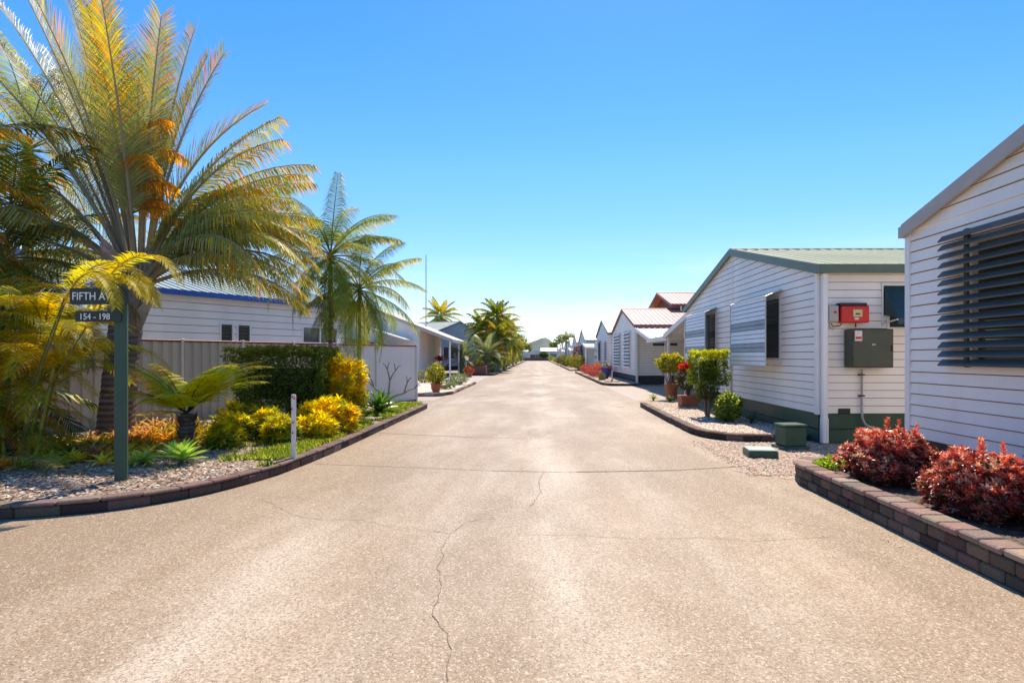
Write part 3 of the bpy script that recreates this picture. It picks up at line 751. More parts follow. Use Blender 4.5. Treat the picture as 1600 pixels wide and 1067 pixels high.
for zz in (z1*.9, z1*.55): mb.box(-.04, .04, -.075, -.005, zz, zz+.025)
mb.build('clip', 'black', t)
mb = MB(); mb.box(-.1, .1, -.012, -.001, 0, .09); mb.box(-.09, .09, -.02, -.013, .04, .05); mb.box(-.09, .09, -.02, -.013, .015, .025); mb.box(-.09, .09, -.02, -.013, .065, .075)
o = mb.build('vent_grille', 'skirt_dark'); o.location = (wx(1318), YW, wz(646)); tag(o, 'small dark vent grille low on the wall under the cabinet', 'vent')
# green pillar and pit
t = thing('service_pillar', 'squat dark green power pillar on the gravel by the white downpipe', 'service pillar', None, (4.12, 9.38, 0), .12)
mb = MB(); mb.box(-.23, .23, -.2, .2, 0, .05, None, .01); mb.build('base_plate', 'green', t)
mb = MB(); mb.box(-.185, .185, -.16, .16, .05, .36, None, .015); mb.build('body', 'green', t)
mb = MB(); mb.box(-.2, .2, -.175, .175, .362, .40, None, .015); mb.build('lid', 'green', t)
t = thing('service_pit', 'low green pit box with pale mint lid on the gravel at the road edge', 'service pit', None, (3.33, 8.62, 0), -.12)
mb = MB(); mb.box(-.21, .21, -.2, .2, 0, .10, None, .01); mb.build('body', 'green', t)
mb = MB(); mb.box(-.2, .2, -.19, .19, .102, .122, None, .008); mb.build('lid', 'mint', t)

# carport/awning structures between H2 and H3
def carport(label, x0, x1, ya, za, yb, zb, posts, m='hood_white', sheetm='roof_white', group=None, name='carport'):
    c = thing(name, label, 'carport', group, (x0, ya, 0))
    mb = MB(); D_ = yb-ya
    ribroof(mb, 0, x1-x0, 0, za, D_, zb, .3, .04); mb.build('roof', sheetm, c)
    f = MB()
    n_ = Vector((0, D_, zb-za)).normalized()
    for xx in (0, x1-x0-.04):
        A = [(xx, 0, za-.13), (xx, D_, zb-.13), (xx, D_, zb+.05), (xx, 0, za+.05)]; B = [(a[0]+.04, a[1], a[2]) for a in A]
        f.add(A+B, [(0, 1, 2, 3), (4, 5, 6, 7), (0, 1, 5, 4), (1, 2, 6, 5), (2, 3, 7, 6), (3, 0, 4, 7)])
    yl, zl = (0, za) if za < zb else (D_, zb)
    f.box(0, x1-x0, yl-.05, yl+.05, zl-.13, zl+.03); f.build('fascia', m, c)
    for px_, py_, zt_ in posts:
        p = MB(); p.box(px_-x0-.05, px_-x0+.05, py_-ya-.05, py_-ya+.05, 0, zt_, None, .01); p.build('post', m, c)
    return c
carport('white carport lean-to sloping down from the olive roofed house', 4.85, 12, 18.5, 2.92, 22.2, 2.3, [(5.0, 22.0, 2.2), (5.0, 19.4, 2.6)])
carport('white ribbed carport roof rising to the red roofed house', 5.1, 13, 26.3, 2.25, 30.6, 2.98, [(5.9, 26.5, 2.15), (9.5, 26.5, 2.15)])
carport('added flat white roof that shades the driveway between the two lean-tos', 4.95, 13, 22.22, 2.22, 26.28, 2.22, [(9.0, 24, 2.1)])  # roof added to cast shade on the driveway, mostly out of sight
mb = MB(); mb.box(6.2, 12, 24, 24.05, 1.55, 2.05); o = mb.build('shade_screen', M['green']); tag(o, 'dark green screen hanging under the carport beyond the topiary', 'screen')
# house 3 red
H3, pf3, pn3 = house('weatherboard_house', 'white house with salmon red ribbed roof and tall white slatted windows', (5.2, 30.7, 0), 0, 9.0, 11, 'siding', 'roof_red', 'red_barge', 3.15, .26, 'skirt_dark', front=[(1.35, 3.85, .85, 2.9, dict(mull=3)), (5.3, 8.3, .85, 2.9, dict(mull=3))], near=[(.9, 2.3, 2.0, 2.25, {})], sk=.45)
for u0, u1 in ((1.3, 3.9), (5.2, 8.4)):
    slats_part(H3, pf3, u0, u1, .8, 2.95, 11, 'louvre_white', .09, .12, 4, fill=.42)
# higher roof behind
H3b, _, _ = house('weatherboard_house', 'taller maroon roofed building rising behind the salmon roofed house', (8.6, 34.6, 0), 0, 8, 9, 'brown_cloth', 'roof_red', 'red_barge', 4.6, .27, 'skirt_dark', dp=False, ov=.6, pitch=.3)
far = [
 (41.2, 8.4, 'roof_yellow', 'green_barge', 'siding_cool', 3.15, 'white house with mustard roof next beyond the salmon roofed house', (.8, 2.0)),
 (60.0, 9.6, 'roof_white', 'slate_barge', 'siding_cool', 3.15, 'pale house with bright white roof and white carport, mid row on the right', (1.0, 2.0)),
 (73.5, 9.0, 'roof_pink', 'grey_barge', 'siding_cream', 3.2, 'cream house with faded pink roof just beyond the white roofed one', (1.0, 2.0)),
 (87.0, 9.0, 'roof_yellow', 'white_barge', 'siding', 3.1, 'house with pale yellow gable roof behind the street palm', (1.0, 2.0)),
 (99.5, 9.0, 'roof_white', 'white_barge', 'siding_cool', 3.1, 'white gabled house just past the street palm', (1.0, 2.0)),
 (112.0, 9.0, 'roof_pale', 'slate_barge', 'siding', 3.1, 'small looking grey roofed house third from the end of the right row', (1.0, 2.0)),
 (125.0, 9.0, 'roof_grey', 'white_barge', 'siding_cream', 3.1, 'distant cream house second from the end of the right row', (1.0, 2.0)),
 (139.0, 9.0, 'roof_white', 'grey_barge', 'siding', 3.1, 'farthest white gabled house at the end of the right row', (1.0, 2.0))]
for y0, W_, rf_, bg_, sd_, ev_, lab_, wn in far:
    house('weatherboard_house', lab_, (5.1+U(-.1, .15), y0, 0), 0, W_, 11, sd_, rf_, bg_, ev_, .27, 'skirt_dark', sk=.42, pitch=.2,
          front=[(1.2, 2.6, 1.1, 2.6, dict(kind='louvre')), (5.2, 7.0, 1.1, 2.6, dict(hood=True))], rib=.4)
carport('white carport on the road side of the white roofed house', 4.6, 10, 56, 2.35, 59.9, 2.8, [(4.7, 56.2, 2.25), (7.5, 56.2, 2.25)])
carport('small white carport beyond the faded pink roof', 4.6, 10, 83.6, 2.3, 86.9, 2.7, [(4.7, 83.8, 2.2), (7.5, 83.8, 2.2)])
carport('distant white carport near the end of the right row', 4.6, 10, 108.8, 2.3, 111.9, 2.7, [(4.7, 109, 2.2)])

# ---- left houses
dl = (.5, .866)
LA = (-8.9-2.9*.5, 15.9-2.9*.866)
HA, pfA, pnA = house('weatherboard_house', 'white house with pale ribbed roof and bright blue fascia behind the left fence', (LA[0], LA[1], 0), radians(60), 8, 7.4, 'siding', 'roof_mint', 'blue_barge', 3.2, .27, 'skirt_dark', ov=.1,
    near=[(3.02, 3.42, 1.75, 2.42, dict(mull=0, kind='louvre')), (3.52, 3.95, 1.75, 2.42, dict(mull=0, kind='louvre')), (5.7, 7.1, 1.9, 2.45, dict(mull=1))], pitch=.2, dp=False)
mb = MB(); mb.tube([(.55, -.05, 0), (.55, -.05, 2.5), (.75, -.05, 2.55)], .02, 6); mb.build('drain_pipe', 'trim', HA)
# house B behind with carport roof descending to the right
HB = thing('weatherboard_house', 'white gabled house with long roof slope running down to carport posts beyond the fence', 'house', 'relocatable homes along the street', (-12.2, 40, 0))
mb = MB(); 
clip_wall(mb, -5, 4.0, .4, 3, 3.4, .41, [(-2.5, .6, 1.5, 2.6)], lambda u, z, o: Vector((u, -o, z)), .2)
mb.quad((4.0, 0, 0), (4.0, 9, 0), (4.0, 9, 3.5), (4.0, 0, 3.5)); mb.build('wall', 'siding', HB)
window_part(HB, lambda u, z, o: Vector((u, -o, z)), -2.5, .6, 1.5, 2.6, mull=2)
mb = MB()
def slab(mb, x0, z0, x1, z1, y0, y1, th=.16):
    mb.add([(x0, y0, z0), (x1, y0, z1), (x1, y0, z1-th), (x0, y0, z0-th), (x0, y1, z0), (x1, y1, z1), (x1, y1, z1-th), (x0, y1, z0-th)], [(0, 1, 2, 3), (4, 5, 6, 7), (0, 1, 5, 4), (1, 2, 6, 5), (2, 3, 7, 6), (3, 0, 4, 7)])
slab(mb, -.5, 5.3, 6.3, 2.62, -.4, 9.4); slab(mb, -.5, 5.3, -5.3, 3.4, -.4, 9.4); mb.build('roof', 'soffit', HB)
mb = MB(); slab(mb, -.5, 5.34, 6.36, 2.66, -.46, -.40, .24); slab(mb, -.5, 5.34, -5.3, 3.44, -.46, -.40, .24); mb.box(6.3, 6.4, -.4, 9.4, 2.42, 2.64); mb.build('fascia', 'grey_barge', HB)
for y_ in (0, 4.5, 9): mb = MB(); mb.box(6.05, 6.15, y_-.05+.1, y_+.05+.1, 0, 2.5); mb.build('post', 'white', HB)
mb = MB(); slab(mb, -3.2, 3.1, 2.9, 2.1, -2.6, -.05, .08); mb.build('awning', 'brown_cloth', HB)
mb = MB(); slab(mb, 1.2, 3.35, 3.6, 2.6, -2.8, -.05, .06); mb.build('awning', 'hood_white', HB)
t = thing('antenna_mast', 'tall thin grey mast with white lower tube beyond the end of the fence', 'mast', None, (-9.3, 48, 0))
mb = MB(); mb.tube([(0, 0, 0), (0, 0, 4.2)], .09, 8); mb.build('lower_tube', 'white', t)
mb = MB(); mb.tube([(0, 0, 4.2), (0, 0, 9.9)], [.05, .035], 6); mb.build('upper_tube', 'box_grey', t)
# house C blue grey
C0 = 53; 
house('weatherboard_house', 'blue grey gabled house with pale roof behind the silver cycads', (-.185*C0, C0, 0), radians(-24), 10, 12, 'siding_blue', 'roof_pale', 'slate_barge', 3.55, .27, 'skirt_dark', mirror=True, pitch=.2, near=[(2.5, 4.5, 1.2, 2.4, {})], front=[(2, 4, 1.2, 2.4, {})])
house('weatherboard_house', 'white house half hidden by palms and the golden shrub far down the left side', (-5.0, 92, 0), 0, 9, 12, 'siding', 'roof_white', 'white_barge', 3.0, .25, 'skirt_dark', mirror=True, pitch=.2, front=[(1.5, 3, 1.1, 2.4, {})], near=[(1, 3, 1.1, 2.4, {})])
house('weatherboard_house', 'low white house farthest down the left side', (-5.2, 128, 0), 0, 9, 12, 'siding', 'roof_grey', 'white_barge', 3.0, .25, 'skirt_dark', mirror=True, pitch=.2, front=[(1.5, 3, 1.1, 2.4, {})])
# houses closing the far end
house('weatherboard_house', 'long low white roofed house closing the end of the street on the right', (1.0, 184, 0), radians(0), 9, 22, 'siding_cool', 'roof_white', 'slate_barge', 3.0, .25, 'skirt_dark', pitch=.25, near=[(3, 5, 1.1, 2.3, {}), (8, 11, 1.1, 2.3, {})])
house('weatherboard_house', 'small white gabled building facing down the street at its far end', (1.9, 180, 0), radians(90), 5.2, 8, 'siding_cream', 'roof_pale', 'white_barge', 2.3, .45, 'skirt_dark', pitch=.25, front=[(1, 4.2, .6, 2.0, {})], dp=False)
house('weatherboard_house', 'low pale house closing the end of the street on the left', (-16.0, 182, 0), 0, 8, 13, 'siding', 'roof_white', 'white_barge', 2.9, .25, 'skirt_dark', pitch=.25, near=[(5, 7, 1.1, 2.3, {})])
mb = MB(); mb.box(-6, 8, 177.5, 177.7, 0, .9); o = mb.build('boundary_wall', 'brick'); tag(o, 'low dark brick wall across the far end of the street', 'wall')

# ------------------------------------------------------------------ fence on the left
F0 = Vector((-3.99, 18.9, 0)); FD = Vector((-.5, -.866, 0))
fn = thing('metal_fence', 'pale beige metal panel fence with dark red top rail along the left bed', 'fence', None, (F0.x, F0.y, 0), math.atan2(FD.y, FD.x))
T = [0, 1.77, 3.26, 4.65, 6.04, 7.43, 8.85, 10.3, 11.8, 13.4, 15]
for i, (a, b) in enumerate(zip(T, T[1:])):
    mb = MB()
    if i < 2: mb.box(a+.03, b-.03, -.012, .012, .06, 1.80)
    else:
        n = 7; st = (b-a-.06)/n
        for k_ in range(n):
            x = a+.03+k_*st; pr = [(x, 0), (x+st*.3, 0), (x+st*.42, .035), (x+st*.88, .035), (x+st, 0)]
            for (xa, oa), (xb, ob) in zip(pr, pr[1:]): mb.quad((xa, oa, .06), (xb, ob, .06), (xb, ob, 1.80), (xa, oa, 1.80))
    mb.build('panel', 'fence_pale' if i < 2 else 'fence_beige', fn)
    mb = MB(); mb.box(a+.025, b-.025, -.03, .045, 1.80, 1.845, None, .006); mb.build('top_rail', 'rail_red', fn)
    mb = MB(); mb.box(a+.025, b-.025, -.025, .04, .02, .075); mb.build('bottom_rail', 'rail_red', fn)
for a in T:
    mb = MB(); mb.box(a-.03, a+.03, -.04, .055, -.02, 1.87, None, .008); mb.build('post', 'fence_pale', fn)

# ------------------------------------------------------------------ street sign + bollard
t = thing('street_sign', 'dark green street sign post with black name plates reading FIFTH AVE and 154 - 198', 'street sign', None, (-4.64, 6.42, BED-.02))
mb = MB(); mb.T = Matrix.Rotation(radians(28), 4, 'Z'); mb.box(-.058, .058, -.058, .058, 0, 2.2, None, .008); mb.build('post', 'green', t)
def plate(x0, x1, z0, z1, y=-.095):
    mb = MB(); r = .025; P = []
    for cx, cz, a0 in ((x1-r, z1-r, 0), (x0+r, z1-r, 90), (x0+r, z0+r, 180), (x1-r, z0+r, 270)):
        for k_ in range(5): a = radians(a0+k_*22.5); P.append((cx+cos(a)*r, cz+sin(a)*r))
    n = len(P); mb.add([(x, y, z) for x, z in P]+[(x, y+.012, z) for x, z in P], [tuple(range(n)), tuple(range(n, 2*n))]+[(i, (i+1) % n, n+(i+1) % n, n+i) for i in range(n)])
    return mb.build('name_plate', 'sign_green', t)
def text(s, x, z, h, par, y=-.0965, wfac=1.):
    c = bpy.data.curves.new('lettering', 'FONT'); c.body = s; c.size = h/.73; c.extrude = .001; c.offset = .0006
    o = bpy.data.objects.new('lettering', c); COL.objects.link(o)
    me = bpy.data.meshes.new_from_object(o.evaluated_get(bpy.context.evaluated_depsgraph_get())); bpy.data.objects.remove(o)
    q = bpy.data.objects.new('lettering', me); COL.objects.link(q); me.materials.clear(); me.materials.append(M['white'])
    q.rotation_euler = (pi/2, 0, 0); q.location = (x, y, z); q.scale = (wfac, 1, 1); q.parent = par
p = plate(-.50, .14, 1.965, 2.145); text('FIFTH AVE', -.475, 2.015, .088, p, wfac=.88)
p = plate(-.44, .06, 1.775, 1.895); text('154 - 198', -.395, 1.80, .07, p, wfac=.92)
t = thing('bollard', 'short white marker post with red reflector marks beside the kerb', 'bollard', None, (-3.27, 7.72, BED-.02))
mb = MB(); mb.lathe(0, 0, [(.031, 0), (.031, .86), (.026, .885)], 14); mb.build('post', 'white_post', t, smooth=False)
mb = MB()
for a, z in ((-1.7, .84), (-.9, .82), (-1.9, .68), (-1.4, .50), (-1.6, .36)):
    mb.box(cos(a)*.031-.009, cos(a)*.031+.009, sin(a)*.031-.006, sin(a)*.031+.006, z, z+.028)
mb.build('reflector', 'red', t)

# ------------------------------------------------------------------ plants
def ringtrunk(mb, base, top, r0, r1, rings=24, col=(.26, .21, .17), bend=(0, 0), n=14, gap=(.15, .11, .09)):
    b = Vector(base); t_ = Vector(top); pts = []; rs = []
    prev = None
    for i in range(rings*2+1):
        u = i/(rings*2); p = b.lerp(t_, u)+Vector((bend[0]*sin(pi*u), bend[1]*sin(pi*u), 0))
        r = r0+(r1-r0)*u**.8; r *= (1.0 if i % 2 else .955); cur = [(p.x+cos(2*pi*k/n)*r*(1+.03*sin(k*2.1+i)), p.y+sin(2*pi*k/n)*r, p.z) for k in range(n)]
        if prev: mb.add(prev+cur, [(k, (k+1) % n, n+(k+1) % n, n+k) for k in range(n)], jit(col if i % 2 else gap, .12))
        prev = cur
# big triangle palm
tp = thing('triangle_palm', 'large triangle palm with silvery arching fronds and orange dead leaflets behind the sign', 'palm tree', 'tall palms of the left bed', (-7.35, 10.0, 0))
mb = MB(); ringtrunk(mb, (0, 0, 0), (.22, 0, 2.25), .30, .25, 22); mb.build('trunk', 'bark', tp, smooth=True)
mb = MB()
for i in range(26):     # leaf bases, dry brown and pale
    a = i*2.1; z = 1.9+i*.04; e = 1.15
    x, y = .25+cos(a)*.2, sin(a)*.2
    strap(mb, (x, y, z), a, e, .75, .26, -.1, jit((.24, .19, .15), .2), jit((.40, .34, .27), .2), 4, .5)
mb.tube([(.2, 0, 2.1), (.35, 0, 2.6), (.42, 0, 3.0)], [.26, .24, .12], 12, (.22, .17, .13)); mb.build('leaf_base', 'bark', tp)
SIL = (.32, .35, .20); OLV = (.32, .36, .04)
def tri_cols(oc):
    def f(t):
        if t > .55 and R() < oc*(t-.3)*1.6: return G_OR if R() < .45 else G_YL
        return mixc(SIL, OLV, min(1, t*1.3*R()+.15))
    return f
cpt = (.42, 0, 2.75)
spec_ = [(-2, 30, 3.0, 80, .4), (10, 53, 3.35, 104, .35), (-25, 44, 3.1, 96, .4), (176, 80, 5.5, 10, .4), (160, 79, 5.4, 14, .3), (186, 74, 5.4, 20, .35), (-70, 78, 4.4, 26, .5), (60, 84, 5.0, 10, .5), # az(deg, 0=right, -90=towards camera), el, L, arch, orange
 (5, 24, 2.9, 72, .45), (-20, 34, 3.0, 84, .5), (14, 40, 3.2, 92, .35), (-6, 48, 3.3, 100, .3), (18, 58, 3.4, 96, .4), (2, 64, 3.4, 112, .35), (26, 74, 3.4, 105, .5),
 (0, 80, 2.9, 90, .8), (60, 70, 3.4, 70, .3), (90, 58, 3.3, 80, .2), (5, 60, 3.5, 62, .4), (-12, 66, 3.75, 58, .5), (18, 54, 3.3, 66, .35), (-2, 72, 3.9, 50, .6), (-20, 50, 3.2, 66, .3), (30, 62, 3.6, 55, .3), (8, 47, 3.1, 66, .3), (12, 68, 3.8, 66, .4), (-8, 55, 3.4, 72, .4),
 (178, 66, 4.6, 34, .25), (165, 72, 5.0, 22, .3), (195, 60, 4.3, 48, .25), (150, 77, 5.0, 16, .3), (210, 68, 4.8, 28, .2), (180, 46, 3.8, 64, .3), (160, 35, 3.3, 75, .2), (200, 26, 3.1, 80, .2),
 (172, 68, 5.2, 20, .4), (184, 76, 5.4, 12, .35), (140, 72, 5.0, 20, .4), (192, 40, 3.5, 75, .25), (175, 56, 4.4, 50, .3), (100, 84, 5.0, 12, .4), (188, 83, 5.2, 8, .35), (168, 85, 5.0, 10, .45),
 (120, 80, 4.8, 16, .35), (40, 84, 4.6, 16, .5), (10, 82, 4.4, 22, .75), (-40, 84, 4.4, 20, .5), (240, 80, 4.6, 18, .3), (-90, 82, 4.2, 20, .4), (130, 55, 3.8, 60, .2), (230, 48, 3.4, 75, .2), (20, 78, 4.0, 40, .7)]
for az, el, L, ar, oc in spec_:
    up_ = ar < 45
    mb = MB(); frond(mb, (cpt[0]+cos(radians(az))*.08, cpt[1]+sin(radians(az))*.08, cpt[2]+U(-.1, .1)), radians(az+U(-4, 4)), radians(el), L, radians(ar), (.80 if up_ else .74), 110 if up_ else 100, .025, fwb=(.8 if up_ else .3), bare=(.27 if up_ else .22), droop=(.35 if up_ else 1.5), vee=(.5 if up_ else .1), rc=(.40, .36, .27), rr=.040, col_along=tri_cols(oc), sway=U(-.2, .2))
    mb.build('frond', 'leaf', tp)
# dry brown bent frond tufts
for az, z0_, el in ((12, 4.3, 40), (38, 4.75, 62), (0, 3.9, 25), (-35, 4.5, 55), (25, 4.0, 45), (5, 5.0, 70)):
    mb = MB(); frond(mb, (.45, -.25, z0_), radians(az), radians(el), U(.7, 1.15), radians(U(60, 100)), U(.35, .55), 30, .03, .05, c0=random.choice([G_OR, (.66, .36, .03), (.42, .2, .03)]), c1=(.66, .33, .03), droop=1.6, vee=-.1, rc=(.3, .2, .1), rr=.02)
    mb.build('dry_frond', 'leaf_soft', tp)
def palm(name, label, loc, h, r, nf, L, ll, cols, trunkc=(.26, .23, .19), bend=(0, 0), group=None, lean=(0, 0), elr=(-15, 80), arch=(50, 90), nl=44, w=.03, shaft=True, tipc=G_YL, tipf=.1, droop=.8, vee=.1, cat='palm tree', rr=.018, separate=True, mats='leaf', seed=None, azr=(0, 360), bare=.14):
    if seed is not None: random.seed(seed)
    t = thing(name, label, cat, group, loc)
    mb = MB(); ringtrunk(mb, (0, 0, 0), (lean[0], lean[1], h), r, r*.7, max(6, int(h*7)), trunkc, bend, 10); mb.build('trunk', 'bark', t, smooth=True)
    if shaft: mb = MB(); mb.tube([(lean[0], lean[1], h-.02), (lean[0], lean[1], h+.25), (lean[0], lean[1], h+.65)], [r*.8, r*.85, r*.3], 10, (.16, .24, .07)); mb.build('crown_shaft', 'bark', t, smooth=True)
    top = h+(.55 if shaft else 0); cr = None if separate else MB()
    for i in range(nf):
        u = (i+.5)/nf; az = radians(azr[0])+((i*2.399) % (2*pi))/(2*pi)*radians(azr[1]-azr[0])+U(-.2, .2); el = radians(elr[0]+(elr[1]-elr[0])*u**1.1+U(-6, 6)); c = random.choice(cols)
        mb = MB() if separate else cr
        frond(mb, (lean[0], lean[1], top-.1+.1*u), az, el, L*U(.85, 1.08), radians(U(*arch))*(1-.25*u), ll, nl, w, bare, c0=c, c1=mixc(c, G_LT, .35), tipc=tipc, tipf=tipf, droop=droop*U(.7, 1.2), vee=vee, rr=rr, rc=(.22, .25, .09), sway=U(-.3, .3))
        if separate: mb.build('frond', mats, t)
    if not separate: cr.build('crown', mats, t)
    return t
GG = [(.13, .22, .03), (.18, .28, .03), (.07, .13, .03), (.28, .36, .025), (.50, .50, .02)]
palm('feather_palm', 'slender palm with straight thin trunk rising behind the clipped hedge', (-4.78, 13.3, 0), 3.3, .06, 33, 1.9, .50, GG, seed=3, group='tall palms of the left bed', nl=72, w=.018, elr=(-55, 82), arch=(50, 100), tipf=.12, droop=1.3)
palm('feather_palm', 'slender palm with curved leaning trunk in front of the pale fence panels', (-4.52, 13.9, 0), 2.6, .055, 25, 1.75, .48, GG, seed=11, bend=(.08, 0), lean=(.22, 0), group='tall palms of the left bed', nl=72, w=.018, elr=(-55, 72), arch=(50, 100), tipf=.12, droop=1.3)
# golden cane clump, near left
random.seed(21)
gc = thing('golden_cane_palm', 'dense golden cane palm clump with yellow fronds arching over the sign', 'palm tree', 'tall palms of the left bed', (-7.0, 7.65, BED-.02))
mb = MB(); tops = []
for i in range(14):
    a = U(0, 6.28); x, y = cos(a)*U(.05, .4), sin(a)*U(.05, .35); h = U(.25, 1.75); tx, ty = x*1.9, y*1.6; tops.append((tx, ty, h))
    mb.tube([(x, y, 0), ((x+tx)/2, (y+ty)/2, h*.5), (tx, ty, h)], [.028, .022, .015], 7, jit((.30, .30, .06), .15))
mb.build('cane', 'bark', gc, smooth=True)
GC = [(.50, .42, .015), (.60, .47, .015), (.24, .30, .02), (.10, .17, .02), (.66, .33, .012), (.36, .38, .02), (.54, .47, .02)]
for i in range(84):
    tx, ty, h = random.choice(tops); az = U(-2.2, 1.0) if R() < .72 else U(0, 6.28); c = random.choice(GC); c2 = random.choice(GC)
    mb = MB(); frond(mb, (tx, ty, h), az, radians(U(25, 78)), U(1.0, 1.65), radians(U(75, 130)), .33, 42, .02, .12, c0=c, c1=c2, tipc=random.choice([G_OR, G_YL, (.6, .5, .2)]), tipf=.12, droop=.6, vee=.3, rr=.012, rc=(.45, .38, .08), sway=U(-.4, .4)); mb.build('frond', 'leaf_soft', gc)
# frond over the sign's right end
for (bx_, by_, bz_, az, el, L, ar) in ((1.45, -.9, 2.0, -.5, 50, 1.45, 128), (1.6, -.75, 1.75, -.42, 62, 1.45, 118), (1.25, -.65, 2.1, -.3, 50, 1.6, 115), (1.75, -.8, 2.05, -.35, 48, 1.25, 125), (1.7, -.65, 2.2, -.2, 58, 1.4, 130), (1.85, -.9, 1.9, -.45, 66, 1.1, 130)):
    mb = MB(); frond(mb, (bx_, by_, bz_), az, radians(el), L, radians(ar), .27, 50, .024, .1, c0=(.48, .46, .02), c1=(.6, .5, .02), tipc=G_YL, tipf=.2, droop=.5, vee=.35, rr=.014, rc=(.5, .42, .1)); mb.build('frond', 'leaf_soft', gc)
mb = MB(); mb.tube([(.3, -.2, 0), (.6, -.4, .8), (1.45, -.9, 2.0)], .010, 6, (.14, .15, .05)); mb.tube([(.3, -.2, 0), (.6, -.4, .6), (1.6, -.75, 1.76)], .010, 6, (.14, .15, .05)); mb.tube([(.3, -.2, 0), (.5, -.3, .9), (1.25, -.65, 2.1)], .010, 6, (.14, .15, .05)); mb.build('cane', 'bark', gc)
# darker palm filling the left edge
DG = [(.03, .075, .02), (.05, .10, .025), (.085, .13, .03), (.16, .18, .03)]
palm('feather_palm', 'dark green palm with low crown between the triangle palm and the left picture edge', (-8.7, 9.4, 0), 2.6, .1, 22, 2.4, .55, DG, seed=5, group='tall palms of the left bed', nl=46, w=.045, elr=(-25, 80), arch=(55, 100), tipf=.08, tipc=G_OR)
palm('feather_palm', 'palm reaching in from the left edge with orange hanging fronds', (-8.9, 8.2, 0), 3.7, .1, 20, 2.4, .55, [(.05, .1, .025), (.45, .22, .02), (.1, .15, .03), (.5, .3, .03)], seed=9, group='tall palms of the left bed', nl=46, w=.04, elr=(-40, 70), arch=(60, 110), tipf=.4, tipc=G_OR)
palm('feather_palm', 'tall green palm whose fronds fill the upper left corner behind the triangle palm', (-9.9, 11.2, 0), 5.0, .11, 24, 2.6, .6, [(.12, .2, .03), (.2, .28, .03), (.36, .38, .03), (.5, .42, .02)], seed=33, group='tall palms of the left bed', nl=52, w=.03, elr=(-35, 80), arch=(50, 95), tipf=.2, droop=1.0)
palm('feather_palm', 'dark bushy palm low against the fence behind the golden canes', (-8.4, 9.0, 0), 1.0, .09, 14, 1.9, .5, DG+[(.3, .28, .03)], seed=15, group='tall palms of the left bed', nl=42, w=.045, elr=(-5, 80), arch=(60, 110), tipf=.1, tipc=G_YL, shaft=False)
# small orange palm bottom left + fallen frond
palm('pygmy_palm', 'small palm with orange yellow drooping fronds and stubby trunk at the left edge', (-7.0, 7.65, BED-.02), .42, .09, 16, .72, .22, [(.55, .36, .03), (.5, .26, .02), (.35, .3, .04)], seed=4, group='low plants of the left bed', nl=30, w=.016, shaft=False, elr=(0, 70), arch=(70, 120), tipc=G_OR, tipf=.3, rr=.01, trunkc=(.12, .09, .07))
random.seed(31)
for lab, x, y, az in (('dry pale palm frond lying on the bark at the left edge', -6.75, 6.95, .1), ('dry yellow palm frond lying curled beside the pygmy palm', -6.3, 7.1, -.5)):
    mb = MB(); frond(mb, (0, 0, .10), az, radians(12), .85, radians(30), .26, 30, .018, .05, c0=(.40, .32, .12), c1=(.5, .38, .1), droop=.6, vee=.3, rr=.01)
    o = mb.build('fallen_frond', 'leaf'); o.location = (x, y, BED); tag(o, lab, 'palm frond', 'fallen fronds')
# fern / cycad with long pale fronds
random.seed(41)
tf = thing('tree_fern', 'tree fern with wide lime green fronds on a stubby dark trunk by the fence', 'tree fern', None, (-5.45, 8.95, BED-.02))
mb = MB(); ringtrunk(mb, (0, 0, 0), (0, 0, .5), .12, .09, 8, (.10, .07, .05))
for i in range(60):
    a = U(0, 6.28); z = U(.05, .45); mb.tube([(cos(a)*.09, sin(a)*.09, z), (cos(a)*.15, sin(a)*.15, z+.1)], [.012, .004], 4, (.12, .08, .05))
mb.build('trunk', 'bark', tf)
for az, el, L, ar in ((0, 60, 1.75, 78), (-14, 42, 1.7, 52), (12, 52, 1.5, 62), (178, 58, 1.45, 62), (165, 50, 1.3, 55), (190, 42, 1.25, 45), (-25, 66, 1.6, 80), (200, 66, 1.5, 70), (30, 66, 1.55, 72), (90, 60, 1.2, 60), (-70, 55, .95, 75), (-40, 62, 1.2, 62), (40, 60, 1.25, 60), (140, 62, 1.3, 50), (215, 45, 1.15, 60), (-110, 48, .9, 75), (60, 72, 1.1, 60), (-5, 68, 1.2, 65), (185, 68, 1.15, 50), (170, 12, .95, 25)):
    mb = MB(); c = random.choice([(.64, .72, .08), (.72, .74, .08), (.54, .66, .08)])
    # bipinnate: leaflets themselves carry short pinnules -> slightly wide leaflets
    bifrond(mb, (0, 0, .5), radians(az+U(-12, 12)), radians(el-4), L*.95, radians(ar*.85), .32, 28, .03, .20, c0=c, c1=mixc(c, (.72, .62, .07), .6), tipc=(.55, .42, .08), tipf=.15, droop=.45, vee=.05, rr=.011, rc=(.14, .12, .05)); mb.build('frond', 'leaf_soft', tf)
# clipped hedge
random.seed(51)
hd = thing('clipped_hedge', 'dark green clipped block hedge between the tree fern and the golden shrub', 'hedge', None, (-5.02, 11.6, 0))
mb = MB(); bush(mb, (0, 0, 1.02), (.95, .62, .66), 21000, .06, .038, [(.12, .20, .03), (.16, .25, .04), (.22, .29, .045), (.08, .13, .025)], 'box', topc=(.16, .19, .03), out=.5)
mb.build('foliage', 'leaf', hd)
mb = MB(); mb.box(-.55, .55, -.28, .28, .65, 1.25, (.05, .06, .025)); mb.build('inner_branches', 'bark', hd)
mb = MB(); [mb.tube([(x, U(-.2, .2), 0), (x+U(-.1, .1), 0, .55)], .03, 6, (.15, .11, .08)) for x in (-.6, -.2, .25, .65)]; mb.build('stem', 'bark', hd)
